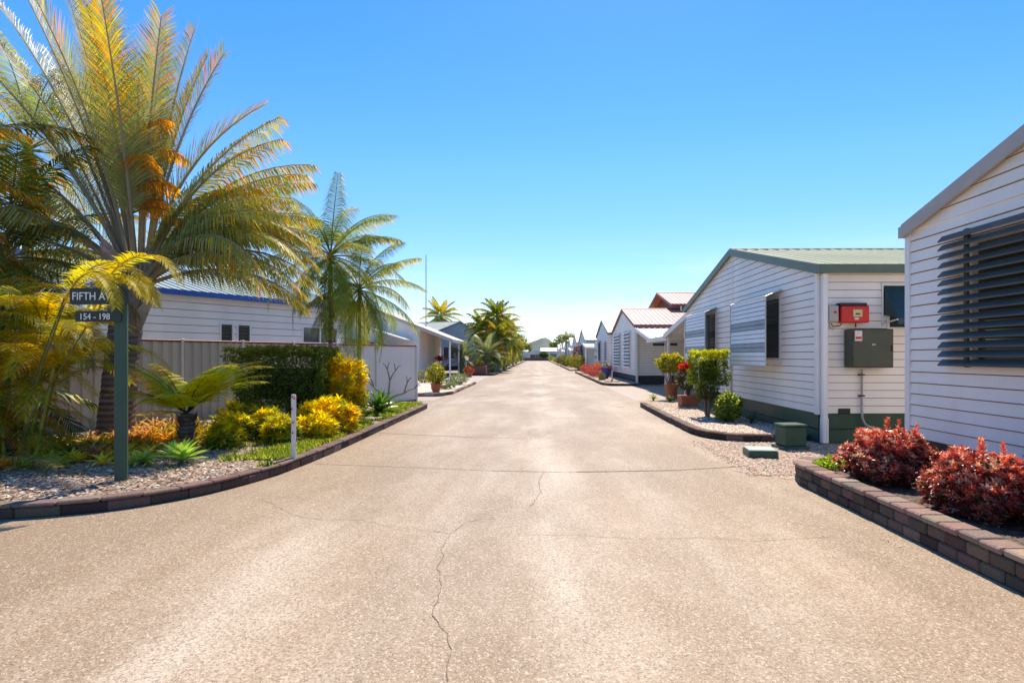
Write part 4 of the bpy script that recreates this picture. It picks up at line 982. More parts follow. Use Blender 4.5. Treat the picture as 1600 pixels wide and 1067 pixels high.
# golden shrubs
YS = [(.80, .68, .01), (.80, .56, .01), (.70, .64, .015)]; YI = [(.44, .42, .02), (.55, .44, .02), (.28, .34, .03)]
def gold(label, x, y, r, n, L=.17, w=.034, tip=YS, inn=YI, zc=None, z0=BED, grp='golden leaved shrubs', name='golden_shrub', bend=.9, tc=.75):
    t = thing(name, label, 'shrub', grp, (x, y, z0-.02))
    mb = MB(); whorls(mb, (0, 0, r[2]*.62 if zc is None else zc), r, n, L, w, inn, tip, 9, .45, bend, tc, zmin=.03); mb.build('foliage', 'leaf_soft', t)
    mb = MB(); stems(mb, (0, 0), r[0], r[2]*.9, 9); mb.build('stem', 'bark', t); return t
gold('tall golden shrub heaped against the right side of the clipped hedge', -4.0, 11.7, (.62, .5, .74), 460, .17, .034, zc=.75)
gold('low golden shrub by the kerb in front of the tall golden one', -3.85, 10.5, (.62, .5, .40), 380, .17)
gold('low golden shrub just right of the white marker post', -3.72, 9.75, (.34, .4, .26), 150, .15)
YG = [(.58, .54, .02), (.46, .46, .03), (.68, .56, .02)]; YGI = [(.18, .25, .03), (.3, .34, .03)]
for lab, x, y, r in (('yellow green leafy shrub right of the tree fern trunk', -4.95, 9.35, (.36, .32, .30)), ('yellow green leafy shrub in front of the left part of the hedge', -4.45, 9.7, (.36, .32, .30)), ('yellow green leafy shrub between the tree fern trunk and the larger agave', -4.75, 8.75, (.3, .26, .22)), ('yellow green leafy shrub behind the row beside the hedge corner', -5.3, 10.2, (.4, .3, .36)), ('yellow green leafy shrub nearest the bollard on its left', -4.1, 9.25, (.32, .3, .26)), ('green low shrub directly under the hedge', -4.9, 10.3, (.6, .3, .3))):
    gold(lab, x, y, r, 150, .14, .03, YG, YGI, grp='yellow green shrubs under the hedge')
gold('dark stemmed leafy shrub against the base of the tall golden one', -4.4, 11.0, (.45, .3, .4), 160, .14, .03, [(.14, .18, .03), (.4, .36, .03)], [(.06, .09, .02)], grp='yellow green shrubs under the hedge')
# bromeliads
random.seed(61)
def brom(label, x, y, n, L, w, c0, c1, bend=1.1, name='bromeliad', cat='bromeliad', grp='bromeliads of the left bed', e0=.15, z=.03, mt='leaf', mult=1, sp=.2, z0=None):
    t = thing(name, label, cat, grp, (x, y, (BED-.02 if z0 is None else z0)))
    mb = MB()
    for k_ in range(mult):
        a = k_*2.4; q = 0 if mult == 1 else sp*sqrt(k_+.5)
        rosette(mb, (cos(a)*q, sin(a)*q*.8, z), n, L*U(.85, 1.1), w, bend, c0 if mult == 1 else jit(c0, .2), c1 if mult == 1 else jit(c1, .2), e0)
    mb.build('leaf_rosette', mt, t); mb = MB(); mb.tube([(0, 0, 0), (0, 0, z+.02)], .03, 6, (.1, .08, .05)); mb.build('stem', 'bark', t)
    return t
ORC = (.66, .32, .03); ORT = (.78, .42, .05)
for i, (lab, x, y, L, c0, c1) in enumerate([
    ('clump of orange bromeliads left of the tree fern trunk', -6.05, 9.2, .34, ORC, ORT),
    ('clump of rusty bromeliads just behind the sign post', -6.3, 8.75, .32, (.36, .2, .04), (.55, .34, .05)),
    ('clump of copper bromeliads close to the fence', -6.6, 9.7, .36, ORC, (.65, .36, .12)),
    ('clump of yellow bromeliads between trunk and sign post', -6.15, 8.2, .30, (.36, .32, .05), (.55, .45, .06)),
    ('clump of amber bromeliads in front of the tree fern', -5.55, 8.35, .27, (.40, .24, .04), (.55, .38, .05)),
    ('clump of olive bromeliads beside the triangle palm trunk', -6.9, 8.6, .32, (.10, .14, .03), (.35, .3, .05)),
    ('clump of orange bromeliads at the foot of the fence behind the tree fern', -5.7, 10.3, .36, ORC, ORT), ('clump of golden bromeliads right behind the small agave', -5.25, 8.0, .26, (.5, .36, .04), (.62, .46, .06)),
    ('clump of red tipped bromeliads in front of the triangle palm trunk', -6.6, 9.1, .32, (.4, .14, .04), (.6, .25, .07)), ('clump of lime bromeliads left of the triangle palm trunk', -7.6, 8.7, .34, (.24, .32, .04), (.45, .45, .06)),
    ('tall amber bromeliad clump against the fence left of the tree fern', -6.35, 10.2, .48, (.6, .36, .03), (.74, .46, .05)), ('tall rusty bromeliad clump between sign post and fence', -6.75, 10.35, .5, (.5, .22, .04), (.66, .34, .06)), ('tall olive yellow bromeliads right behind the tree fern trunk', -5.75, 9.6, .46, (.36, .36, .03), (.6, .5, .05)),
    ('orange yellow bromeliads on the right of the tree fern trunk', -5.15, 8.85, .3, (.56, .4, .03), (.7, .5, .05)), ('mixed brown bromeliads at the left end of the bark', -7.3, 8.1, .32, (.34, .2, .05), (.5, .36, .07)), ('yellow tipped bromeliads beneath the golden canes', -6.55, 8.45, .34, (.5, .42, .03), (.66, .5, .05)),
    ('bright yellow bromeliads just left of the sign post at the bark edge', -5.55, 7.55, .26, (.56, .48, .03), (.72, .6, .06)), ('lime green bromeliads between the salmon bromeliad and the pygmy palm', -6.35, 7.35, .25, (.3, .42, .05), (.5, .56, .08)), ('orange bromeliads at the far left beside the pygmy palm trunk', -6.95, 7.25, .24, (.6, .3, .03), (.74, .42, .05)),
    ('clump of dark bromeliads beside the pygmy palm', -6.55, 7.95, .3, (.06, .10, .025), (.14, .16, .04))]):
    brom(lab, x, y, 15, L, .045, c0, c1, mult=6)
brom('pink bromeliad with salmon strap leaves at the bark edge', -5.98, 7.75, 22, .30, .05, (.60, .20, .14), (.62, .32, .2), mult=2, sp=.12)
brom('small speckled pink bromeliad behind the salmon one', -6.2, 8.1, 16, .24, .04, (.5, .2, .1), (.5, .34, .1), mult=2, sp=.12)
AG = (.26, .44, .07); AGT = (.42, .62, .14)
brom('larger bright green agave on the bark right of the sign post', -4.55, 7.35, 34, .38, .095, AG, AGT, .25, 'foxtail_agave', 'agave', 'agaves beside the sign post', .25, .06, 'leaf_shiny')
brom('smaller bright green agave at the foot of the sign post', -5.0, 7.28, 26, .24, .07, (.17, .33, .06), AGT, .7, 'foxtail_agave', 'agave', 'agaves beside the sign post', .05, .05, 'leaf_shiny')
brom('big dark green strap leaved lily by the end of the fence', -3.82, 13.9, 46, .78, .085, (.05, .14, .03), (.15, .30, .06), .7, 'crinum_lily', 'lily', None, .3, .05, 'leaf_shiny')
# frangipani bare branches
t = thing('frangipani', 'bare grey frangipani branches in front of the pale fence panel', 'shrub', None, (-3.95, 15.2, BED-.02))
mb = MB()
def br(p, d, l, r, dep):
    q = p+d*l; mb.tube([p, p.lerp(q, .5)+Vector((0, 0, .03)), q], [r, r*.85, r*.7], 6, jit((.33, .29, .26), .1))
    if dep:
        for s_ in (-1, 1): br(q, (d+Vector((s_*U(.3, .8), U(-.4, .4), U(.1, .5)))).normalized(), l*.62, r*.7, dep-1)
for d in ((.9, -.2, .35), (-.8, 0, .7), (.05, .2, 1)): br(Vector((0, 0, .25)), Vector(d).normalized(), .5, .03, 2)
mb.tube([(0, 0, 0), (0, 0, .3)], .05, 8, (.3, .26, .23)); mb.build('branches', 'bark', t)
# ground cover
random.seed(71)
mb = MB(); n = 0
while n < 26000:
    y = 7.2+R()**1.3*9.6; x = -3.34-abs(random.gauss(0, .62 if y > 9 else .45))
    if noise.noise(Vector((x*1.5, y*1.2, 0))) < -.18+(.35 if y < 8.2 else 0): continue
    if x < -5.3: continue
    n += 1; a = U(0, 6.28); h = U(.02, .075)*(1+.6*noise.noise(Vector((x*3, y*3, 2)))); w = U(.006, .014); t_ = U(.3, 1.1)*h
    c = jit(random.choice([(.16, .26, .04), (.24, .33, .05), (.10, .18, .03), (.33, .36, .06)]), .2)
    mb.add([(x-sin(a)*w, y+cos(a)*w, BED-.01), (x+sin(a)*w, y-cos(a)*w, BED-.01), (x+cos(a)*t_, y+sin(a)*t_, BED+h)], [(0, 1, 2)], c)
mb.build('ground_cover', 'leaf_soft', kind='stuff')
mb = MB(); n = 0
for i in range(70):   # small sprouts in the mulch
    x, y = U(-9, -4), U(6.6, 9)
    if not inbed(x, y): continue
    for k_ in range(6): leafq(mb, Vector((x+U(-.03, .03), y+U(-.03, .03), BED)), Vector((U(-1, 1), U(-1, 1), 1)), U(.03, .07), .015, jit((.14, .2, .04)))
mb.build('sprouts', 'leaf', kind='stuff')

# right foreground copper shrubs
random.seed(81)
RT = [(.74, .13, .09), (.78, .22, .16), (.66, .10, .07), (.80, .44, .32), (.8, .5, .4), (.6, .12, .08)]; RI = [(.18, .03, .03), (.26, .05, .04), (.12, .05, .03), (.34, .09, .06)]  # palest tip tones put pinkish leaf highlights into the colour
def copper(label, x, y, r, n):
    t = thing('copper_shrub', label, 'shrub', 'copper leaved shrubs beside the nearest house', (x, y, .17))
    mb = MB(); whorls(mb, (0, 0, r[2]*.62), r, n, .052, .019, RI, RT, 8, .55, .35, .8, zmin=.02)
    for i in range(4):      # taller shoots
        a = U(0, 6.28); q = U(0, .75); bx_, by_ = cos(a)*r[0]*q, sin(a)*r[1]*q; zt = r[2]*(.58+sqrt(max(0, 1-q*q))*.85)
        for k_ in range(6):
            old = mb.T; mb.T = Matrix.Translation((bx_+U(-.01, .01), by_, zt-.02+k_*.025))
            for i2 in range(5): strap(mb, (0, 0, 0), i2*1.3+k_, .6+.12*k_, .055, .018, .3, jit(random.choice(RT), .15), jit(random.choice(RT), .15), 2, .15)
            mb.T = old
    mb.build('foliage', 'leaf_shiny', t)
    mb = MB(); stems(mb, (0, 0), r[0], r[2]*1.3, 26, .008, (.12, .05, .04)); mb.build('stem', 'bark', t)
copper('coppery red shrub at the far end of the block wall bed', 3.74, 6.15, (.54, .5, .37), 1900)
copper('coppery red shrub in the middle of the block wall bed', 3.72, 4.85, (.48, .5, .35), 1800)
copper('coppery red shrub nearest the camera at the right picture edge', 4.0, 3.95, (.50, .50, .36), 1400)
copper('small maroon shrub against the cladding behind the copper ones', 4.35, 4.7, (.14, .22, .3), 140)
t = thing('lime_groundcover', 'bright lime green low plant in the rounded corner of the block wall bed', 'plant', None, (3.5, 6.85, .17))
mb = MB(); bush(mb, (0, 0, .02), (.26, .18, .11), 700, .05, .03, [(.22, .38, .04), (.30, .42, .05)], zmin=0); mb.build('foliage', 'leaf_soft', t)

# planter 2 plants
random.seed(91)
t = thing('clipped_shrub', 'upright square clipped shrub on bare stems in the pebble bed', 'shrub', 'shaped shrubs by the second house', (3.9, 13.2, BED-.02))
mb = MB(); bush(mb, (0, 0, 1.12), (.40, .36, .42), 9000, .05, .028, [(.10, .16, .02), (.14, .21, .025), (.18, .24, .03)], 'box', topc=(.44, .48, .03), out=.2, holes=.25)
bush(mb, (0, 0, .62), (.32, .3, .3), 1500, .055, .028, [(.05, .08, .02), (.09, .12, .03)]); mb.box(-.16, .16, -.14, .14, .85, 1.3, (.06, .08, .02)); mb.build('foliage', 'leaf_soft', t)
mb = MB(); stems(mb, (0, 0), .36, 1.0, 14, .016, (.22, .17, .13)); mb.build('stem', 'bark', t)
t = thing('topiary_shrub', 'round yellow green topiary in tall terracotta pot at the driveway edge', 'shrub', 'shaped shrubs by the second house', (4.32, 18.6, 0))
mb = MB(); bush(mb, (0, 0, 1.28), (.56, .5, .36), 4200, .07, .04, [(.24, .27, .03), (.12, .17, .03), (.42, .38, .04)], topc=(.46, .44, .04)); mb.build('foliage', 'leaf_soft', t)
mb = MB(); stems(mb, (0, 0), .5, 1.25, 14, .018, (.25, .17, .1), z0=.45); mb.build('stem', 'bark', t)
mb = MB(); mb.lathe(0, 0, [(.12, 0), (.17, .12), (.20, .4), (.22, .55), (.24, .56), (.24, .6), (.2, .6)]); mb.build('pot', 'terracotta', t, smooth=False)
t = thing('potted_poinsettia', 'red flowering plant in square terracotta planter beside the clipped shrub', 'potted plant', None, (4.15, 15.9, BED-.02))
mb = MB(); mb.prism([(-.22, -.22), (.22, -.22), (.22, .22), (-.22, .22)], 0, .26); mb.box(-.25, .25, -.25, .25, .26, .31, None, .01); mb.build('pot', 'terracotta', t)
mb = MB(); bush(mb, (-.05, 0, .78), (.28, .26, .42), 800, .08, .045, [(.05, .08, .03), (.09, .03, .03), (.12, .14, .05)]); bush(mb, (-.05, 0, 1.1), (.2, .2, .14), 240, .1, .06, [(.5, .02, .02), (.6, .04, .03)]); mb.build('foliage', 'leaf', t)
mb = MB(); stems(mb, (0, 0), .22, .9, 8, .012, z0=.3); mb.build('stem', 'bark', t)
t = thing('variegated_shrub', 'small pale green shrub in front of the green skirting', 'shrub', None, (4.02, 12.15, BED-.02))
mb = MB(); bush(mb, (0, 0, .3), (.32, .3, .34), 1500, .085, .05, [(.16, .25, .05), (.34, .40, .10), (.10, .17, .04)], zmin=.02); mb.build('foliage', 'leaf_soft', t)
mb = MB(); stems(mb, (0, 0), .25, .4, 8); mb.build('stem', 'bark', t)
brom('dark green strappy plant by the skirting right of the pale shrub', 4.42, 11.9, 22, .42, .03, (.04, .08, .03), (.08, .14, .04), 1.0, 'lily_turf', 'plant', None, .2, .03, 'leaf', z0=BED-.02)
brom('small spiky plant at the foot of the topiary pot', 4.0, 17.4, 26, .32, .035, (.07, .11, .06), (.14, .2, .1), .6, 'spiky_plant', 'plant', None, .1, .03, 'leaf', z0=BED-.02)
brom('low yellowish strap plant left of the topiary pot', 3.9, 19.4, 20, .4, .05, (.2, .22, .05), (.35, .36, .08), 1.0, 'strap_plant', 'plant', None, .2, .03, 'leaf', z0=0.)

# ------------------------------------------------------------------ beyond: right side beds
sheet('driveway', [(3.28, 19.52), (16, 19.52), (16, 28.6), (3.28, 28.6)], -.002, 'paving')
mb, cp = edging([(3.3, 51), (3.3, 30.2), (3.7, 28.9), (5.1, 28.9)], .4, .12, .14, DKST, 1)
k = mb.build('kerb', 'stone', kind='structure')
sheet('garden_bed', [(3.42, 51), (3.42, 30.2), (3.8, 29.02), (5.2, 29.02), (5.2, 51)], .1, 'gravel')
mb, cp = edging([(3.2, 82), (3.2, 57.5), (5, 57.5)], .5, .12, .14, DKST, 1); mb.build('kerb', 'stone', kind='structure')
mb, cp = edging([(3.2, 172), (3.2, 87), (5, 87)], .6, .12, .14, DKST, 1); mb.build('kerb', 'stone', kind='structure')
sheet('garden_bed', [(3.3, 82), (3.3, 57.6), (5.1, 57.6), (5.1, 82)], .1, 'gravel'); sheet('garden_bed', [(3.3, 172), (3.3, 87.1), (5.1, 87.1), (5.1, 172)], .1, 'gravel')
sheet('driveway', [(3.28, 51.2), (16, 51.2), (16, 57.3), (3.28, 57.3)], -.002, 'paving')
random.seed(101)
def shrub(label, x, y, r, cols, n=900, l=.12, w=.07, z0=.1, name='shrub', group=None, topc=None, shape='ell', mt='leaf', cat='shrub'):
    t = thing(name, label, cat, group, (x, y, z0)); mb = MB(); bush(mb, (0, 0, r[2]*.95), r, n, l, w, cols, shape, topc=topc, zmin=.0); mb.build('foliage', mt, t)
    mb = MB(); stems(mb, (0, 0), r[0], r[2]*1.4, 7, .02); mb.build('stem', 'bark', t); return t
RH = [(.46, .08, .09), (.55, .16, .16), (.30, .04, .06)]
shrub('long low crimson hedge along the right kerb, its nearer half', 3.85, 39.5, (.5, 3.2, .42), RH, 2600, .1, .05, group='crimson hedge plants')
shrub('long low crimson hedge along the right kerb, its farther half', 3.85, 46, (.5, 3.0, .42), RH, 2200, .1, .05, group='crimson hedge plants')
shrub('orange red ball shrub behind the crimson hedge', 4.4, 42, (.55, .7, .5), [(.55, .16, .05), (.4, .1, .04)], 900)
shrub('dark maroon shrub right of the orange ball shrub', 4.6, 38.5, (.4, .6, .5), [(.15, .02, .03), (.25, .05, .05)], 700)
t = thing('glazed_pot', 'purple blue glazed pot with pale flowers near the slatted house', 'pot', None, (4.25, 36, .1))
mb = MB(); mb.lathe(0, 0, [(.16, 0), (.26, .3), (.28, .6), (.3, .62), (.3, .66), (.24, .66)]); mb.build('pot', 'purple', t); mb = MB(); bush(mb, (0, 0, .8), (.3, .3, .25), 300, .1, .07, [(.5, .5, .6), (.1, .15, .05)]); mb.build('foliage', 'leaf', t)
t = thing('cactus', 'small pale yellow green cactus in the gravel bed near the kerb', 'cactus', None, (3.75, 33.5, .1))
mb = MB()
for x, y, h in ((0, 0, .5), (.13, .05, .38), (-.12, .03, .42)):
    n = 16; prof = [(.07, 0), (.085, h*.5), (.075, h*.85), (.02, h)]
    vs = [(x+r*(1+.12*(k % 2))*cos(2*pi*k/n), y+r*(1+.12*(k % 2))*sin(2*pi*k/n), z) for r, z in prof for k in range(n)]
    mb.add(vs, [(i*n+k, i*n+(k+1) % n, (i+1)*n+(k+1) % n, (i+1)*n+k) for i in range(3) for k in range(n)]+[tuple(3*n+k for k in range(n))], (.3, .32, .1))
mb.build('stem', 'leaf', t)
t = thing('umbrella_stand', 'round cast umbrella stand with short pole beside the slatted window', 'umbrella stand', None, (4.05, 31.3, .1))
mb = MB(); mb.lathe(0, 0, [(.42, 0), (.42, .03), (.3, .06), (.08, .1), (.06, .12)], 24); mb.build('base', 'cast', t); mb = MB(); mb.tube([(0, 0, .1), (0, 0, .62)], .035, 8); mb.build('pole', 'alu', t)
YB = [(.3, .3, .03), (.45, .38, .03), (.14, .18, .03)]; GB = [(.05, .09, .02), (.09, .13, .03), (.14, .18, .04)]
i = 0
for lab, x, y, r, c in [
    ('round yellow green bush at the kerb before the white roofed house', 4.2, 58.6, (.9, .9, .85), YB),
    ('tall dark red foliage tree beside the pink roofed house', 4.6, 64, (.8, 1, 1.5), [(.12, .02, .03), (.2, .04, .04)]),
    ('bright yellow bush just past the dark red tree', 4.0, 69, (.8, 1.2, .8), YB),
    ('dark green bush along the right kerb past the yellow bush', 3.9, 76, (.7, 2, .8), GB),
    ('olive bush before the house with the pale yellow gable', 4.0, 89, (.8, 1.6, .9), GB+YB),
    ('rusty brown bush beyond the olive one on the right', 3.9, 97, (.7, 1.8, .7), [(.2, .09, .05), (.1, .12, .04)]),
    ('green hedge along the far right kerb', 3.9, 110, (.7, 6, .6), GB),
    ('yellowish hedge beyond it on the far right kerb', 3.9, 128, (.7, 7, .6), YB),
    ('last green bush on the right near the end wall', 3.6, 158, (.9, 6, .9), GB+YB)]:
    shrub(lab, x, y, r, c, 1100, .16, .1, group='garden shrubs farther down the right side')
palm('street_palm', 'dark distant palm standing over the white houses on the right', (4.9, 98, 0), 3.6, .11, 16, 1.7, .5, [(.04, .08, .025), (.07, .11, .03)], seed=6, group='palms farther down the street', separate=False, nl=24, w=.07)
# ------------------------------------------------------------------ beyond: left side
random.seed(111)
sheet('driveway', [(-3.48, 19.52), (-14, 19.52), (-14, 21.2), (-3.48, 21.2)], -.002, 'paving')
mb, cp = edging([(-3.3, 31), (-3.3, 22.4), (-3.75, 21.4), (-7, 21.4)], .35, .12, .14, [(.3, .2, .14), (.2, .13, .1), (.38, .27, .2)], -1); mb.build('kerb', 'stone', kind='structure')
sheet('garden_bed', [(-3.4, 31), (-3.4, 22.4), (-3.8, 21.5), (-14, 21.5), (-14, 31)], .1, 'pinkgravel')
sheet('driveway', [(-3.48, 31.2), (-14, 31.2), (-14, 43.5), (-3.48, 43.5)], -.002, 'paving')
mb, cp = edging([(-3.3, 172), (-3.3, 44), (-8, 44)], .5, .16, .14, DKST, -1); mb.build('kerb', 'stone', kind='structure')
sheet('garden_bed', [(-3.4, 172), (-3.4, 44.1), (-9, 44.1), (-9, 172)], .1, 'mulch')
t = thing('potted_plant', 'bushy yellow green plant in orange terracotta pot at the bed corner past the fence', 'potted plant', None, (-3.95, 22.4, .1))
mb = MB(); mb.lathe(0, 0, [(.13, 0), (.19, .15), (.2, .28), (.22, .29), (.22, .33), (.17, .33)]); mb.build('pot', 'terracotta', t)
mb = MB(); bush(mb, (0, 0, .7), (.36, .36, .42), 900, .14, .05, [(.24, .28, .04), (.12, .17, .04), (.42, .38, .06)]); mb.build('foliage', 'leaf_soft', t)
mb = MB(); stems(mb, (0, 0), .25, .9, 8, z0=.3); mb.build('stem', 'bark', t)
GRY = [(.16, .22, .12), (.22, .28, .16), (.1, .15, .07)]
for lab, x, y, r, c in [
    ('low grey green mound beside the terracotta pot', -3.95, 24.5, (.55, .8, .22), GRY), ('low grey green mound farther along the bed corner', -3.85, 28.2, (.5, 1.1, .3), GRY),
    ('pale shrub just behind the end post of the fence', -6.4, 25, (.5, .5, .45), YB+GRY), ('small dark plant at the foot of the fence end', -5.1, 22.6, (.25, .25, .22), GB),
    ('flowering green shrub beside the carport posts', -6.0, 30.3, (.9, .6, .35), GRY+YB)]:
    shrub(lab, x, y, r, c, 900, .09, .05, group='garden shrubs past the fence')
brom('dark red cordyline in front of the blue grey wall', -7.3, 43, 30, .75, .12, (.22, .015, .04), (.4, .03, .06), .8, 'cordyline', 'cordyline', None, .2, 1.1, 'leaf', z0=0.)
t = thing('flower_pot', 'terracotta pot of red geraniums by the driveway', 'potted plant', None, (-4.9, 41, 0)); mb = MB(); mb.lathe(0, 0, [(.2, 0), (.3, .3), (.32, .36), (.26, .36)]); mb.build('pot', 'terracotta', t); mb = MB(); bush(mb, (0, 0, .5), (.4, .4, .25), 400, .12, .08, [(.6, .03, .04), (.1, .16, .04)]); mb.build('foliage', 'leaf', t)
t = thing('brick_planter', 'square brown brick planter box below the silver cycads', 'planter', None, (-4.55, 44.6, 0)); mb = MB(); mb.box(-.6, .6, -.5, .5, 0, .75, None, .02); mb.build('box', 'brick', t); mb = MB(); bush(mb, (0, 0, .95), (.55, .45, .3), 500, .12, .07, GB+[(.45, .2, .03)]); mb.build('foliage', 'leaf', t)
SV = [(.14, .19, .11), (.22, .27, .18), (.08, .12, .06)]
palm('cycad', 'broad silver green cycad left of the brick planter', (-6.0, 45.5, 0), 1.2, .22, 26, 2.3, .42, SV, seed=8, group='cycads past the carport', shaft=False, separate=False, nl=34, w=.06, elr=(-5, 75), arch=(40, 80), tipc=None, droop=.2, cat='cycad')
palm('cycad', 'taller silver green cycad right of the brick planter', (-4.2, 47.5, 0), 1.6, .22, 26, 2.2, .42, SV, seed=18, group='cycads past the carport', shaft=False, separate=False, nl=34, w=.06, elr=(0, 75), arch=(40, 80), tipc=None, droop=.2, cat='cycad')
FG = [(.34, .34, .02), (.15, .20, .02), (.52, .42, .02), (.08, .13, .02), (.24, .28, .02)]
for lab, x, y, h, L, sd, cols in [
    ('wind blown yellow green palm behind the pale roof on the left', -10.4, 62, 5.2, 2.5, 12, [(.4, .38, .03), (.2, .26, .03), (.5, .4, .03)]),
    ('tall palm with thin dark top fronds, highest of the street clump', -3.9, 55, 4.7, 2.3, 13, FG),
    ('palm on the left flank of the street clump above the cycads', -5.3, 56, 3.6, 2.2, 14, FG),
    ('palm with orange lower fronds in the street clump', -3.6, 52.5, 2.6, 2.0, 16, [(.5, .3, .03), (.3, .26, .03), (.15, .18, .03)]),
    ('palm on the right flank of the street clump leaning over the road', -3.5, 60, 3.7, 2.3, 17, FG),
    ('palm just beyond the street clump over the road edge', -3.8, 70, 3.6, 2.3, 22, GG),
    ('smaller yellow palm farther down the left kerb', -3.6, 84, 2.8, 2.1, 23, FG),
    ('green palm behind the golden shrub far down the left', -3.9, 104, 3.0, 2.2, 24, GG),
    ('dark palm near the far end of the left side', -4.5, 135, 3.2, 2.4, 25, GG)]:
    palm('street_palm', lab, (x, y, 0), h, .13, 34, L, .6, cols, seed=sd, group='palms farther down the street', separate=False, nl=36, w=.08, elr=(-45, 82), arch=(50, 100), droop=1.2)
random.seed(121)
for lab, x, y, r, c in [
    ('dense green shrub at the foot of the street palm clump', -4.3, 51, (1.0, 1.6, 1.0), GB), ('lime green bush in front of the palm clump', -3.9, 54, (.7, 1.1, .9), [(.2, .3, .04), (.3, .36, .04)]),
    ('low pale flowering shrub along the left kerb before the palm clump', -3.85, 49, (.45, 1.5, .45), GRY+[(.4, .42, .36)]), ('dark shrub under the leaning street palm', -4.2, 60, (1.0, 2, .95), GB),
    ('leafy yellow shrub past the palm clump on the left kerb', -4.0, 68, (.8, 2.5, .9), YB), ('green hedge along the left kerb past the yellow shrub', -4.1, 78, (.8, 4, .8), GB+YB),
    ('golden shrub standing before the white house on the left', -3.9, 90, (.8, 1.5, 1.4), [(.5, .4, .03), (.4, .36, .03)]), ('green hedge far down the left kerb', -4.1, 106, (.8, 8, .9), GB+YB), ('last hedge on the far left kerb', -4.1, 140, (.8, 12, .9), GB),
    ('tall green shrub filling the space under the street palms', -4.6, 56.5, (1.5, 1.6, 1.7), GB+[(.2, .24, .03)]), ('tall yellowish shrub leaning out under the street palms', -3.9, 62.5, (1.1, 1.6, 1.5), YB), ('big dark bush in the gap left of the street palm clump', -6.0, 58, (1.6, 1.6, 1.3), GB)]:
    shrub(lab, x, y, r, c, 1300, .17, .1, group='garden shrubs farther down the left side')
# trees at far end
def tree(label, x, y, h, r, cols, seed_, grp='trees beyond the end of the street'):
    random.seed(seed_); t = thing('broadleaf_tree', label, 'tree', grp, (x, y, 0)); mb = MB(); mb.tube([(0, 0, 0), (.1, 0, h*.4), (.2, 0, h*.8)], [.3, .22, .1], 8, (.16, .12, .09))
    for a in range(6): mb.tube([(.1, 0, h*.4), (cos(a)*r*.5, sin(a)*r*.5, h*.75)], [.12, .04], 5, (.16, .12, .09))
    mb.build('trunk', 'bark', t); mb = MB()
    for k_ in range(9):
        a = k_*2.4; q = r*.55*sqrt(k_/9); bush(mb, (cos(a)*q, sin(a)*q, h*.72+U(-.15, .2)*h), (r*.5, r*.5, r*.38), 260, .5, .32, cols)
    mb.build('crown', 'leaf', t)
tree('round green tree over the end wall of the street', 1.9, 178.9, 2.7, 1.5, [(.06, .1, .02), (.1, .15, .03)], 1)
tree('yellow green tree standing behind the left end house', -7, 192, 8, 5, [(.14, .2, .03), (.08, .12, .03)], 2)
tree('dark tree left of the hill', -16, 205, 10, 7, [(.04, .08, .02), (.07, .11, .03)], 3)
tree('green tree rising right of the hill behind the white roofs', 10, 205, 9.5, 5.5, [(.09, .14, .03), (.05, .09, .02)], 4)
tree('dark green tree farther right behind the far roofs', 20, 215, 9, 6, [(.06, .1, .02), (.04, .08, .02)], 5)
for i_, (lab, x, y, h, r, cs) in enumerate([
    ('tall loose tree behind the far right roofs', 9.5, 150, 6.5, 3.2, 0), ('broad dark tree between far right houses', 12, 120, 6.0, 3.0, 1), ('green tree behind the low white house on the left', -9.5, 140, 7.5, 3.8, 0),
    ('olive tree standing behind the last street palms', -7.5, 118, 7.0, 3.2, 2), ('mid green tree behind the left end of the end wall', -4.5, 186, 5.2, 3.0, 2), ('dark tree behind the mid left palms', -8.5, 75, 5.6, 2.6, 1), ('pale green tree far behind the right end of the end wall', 6.5, 198, 6.0, 3.0, 0)]):
    tree(lab, x, y, h, r, [[(.10, .15, .03), (.16, .2, .03)], [(.05, .09, .02), (.08, .12, .03)], [(.2, .22, .03), (.12, .16, .03)]][cs], 40+i_)
# hill
mb = MB(); nx, ny = 240, 24
vs = []
for j in range(ny+1):
    for i in range(nx+1):
        x = -1500+3000*i/nx; y = 1500+900*j/ny; v = j/ny
        h = 34*math.exp(-((x-8)/52)**4)+12*math.exp(-((x-20)/22)**2)+16*math.exp(-((x-130)/90)**2)+14*math.exp(-((x+260)/200)**2)+12*(1+.6*noise.noise(Vector((x*.02, 3, 0))))
        vs.append((x, y, -1+max(0, h*sin(pi*min(1, v*1.0))*(1+.12*noise.noise(Vector((x*.012, y*.012, 0)))))))
mb.add(vs, [(j*(nx+1)+i, j*(nx+1)+i+1, (j+1)*(nx+1)+i+1, (j+1)*(nx+1)+i) for j in range(ny) for i in range(nx)]); mb.build('hill', 'hillm', kind='structure', smooth=True)
# haze
HZ = 1
if HZ:
    mb = MB(); mb.box(-1700, 1700, -60, 2600, -2.5, 110); m = bpy.data.materials.new('haze'); N, L = nt(m); N.remove(N['Principled BSDF'])
    pv = N.new('ShaderNodeVolumePrincipled'); pv.inputs['Color'].default_value = (.30, .50, 1, 1); pv.inputs['Density'].default_value = .00004; pv.inputs['Anisotropy'].default_value = .2
    L.new(pv.outputs[0], N['Material Output'].inputs['Volume']); mb.build('haze', m, kind='stuff')

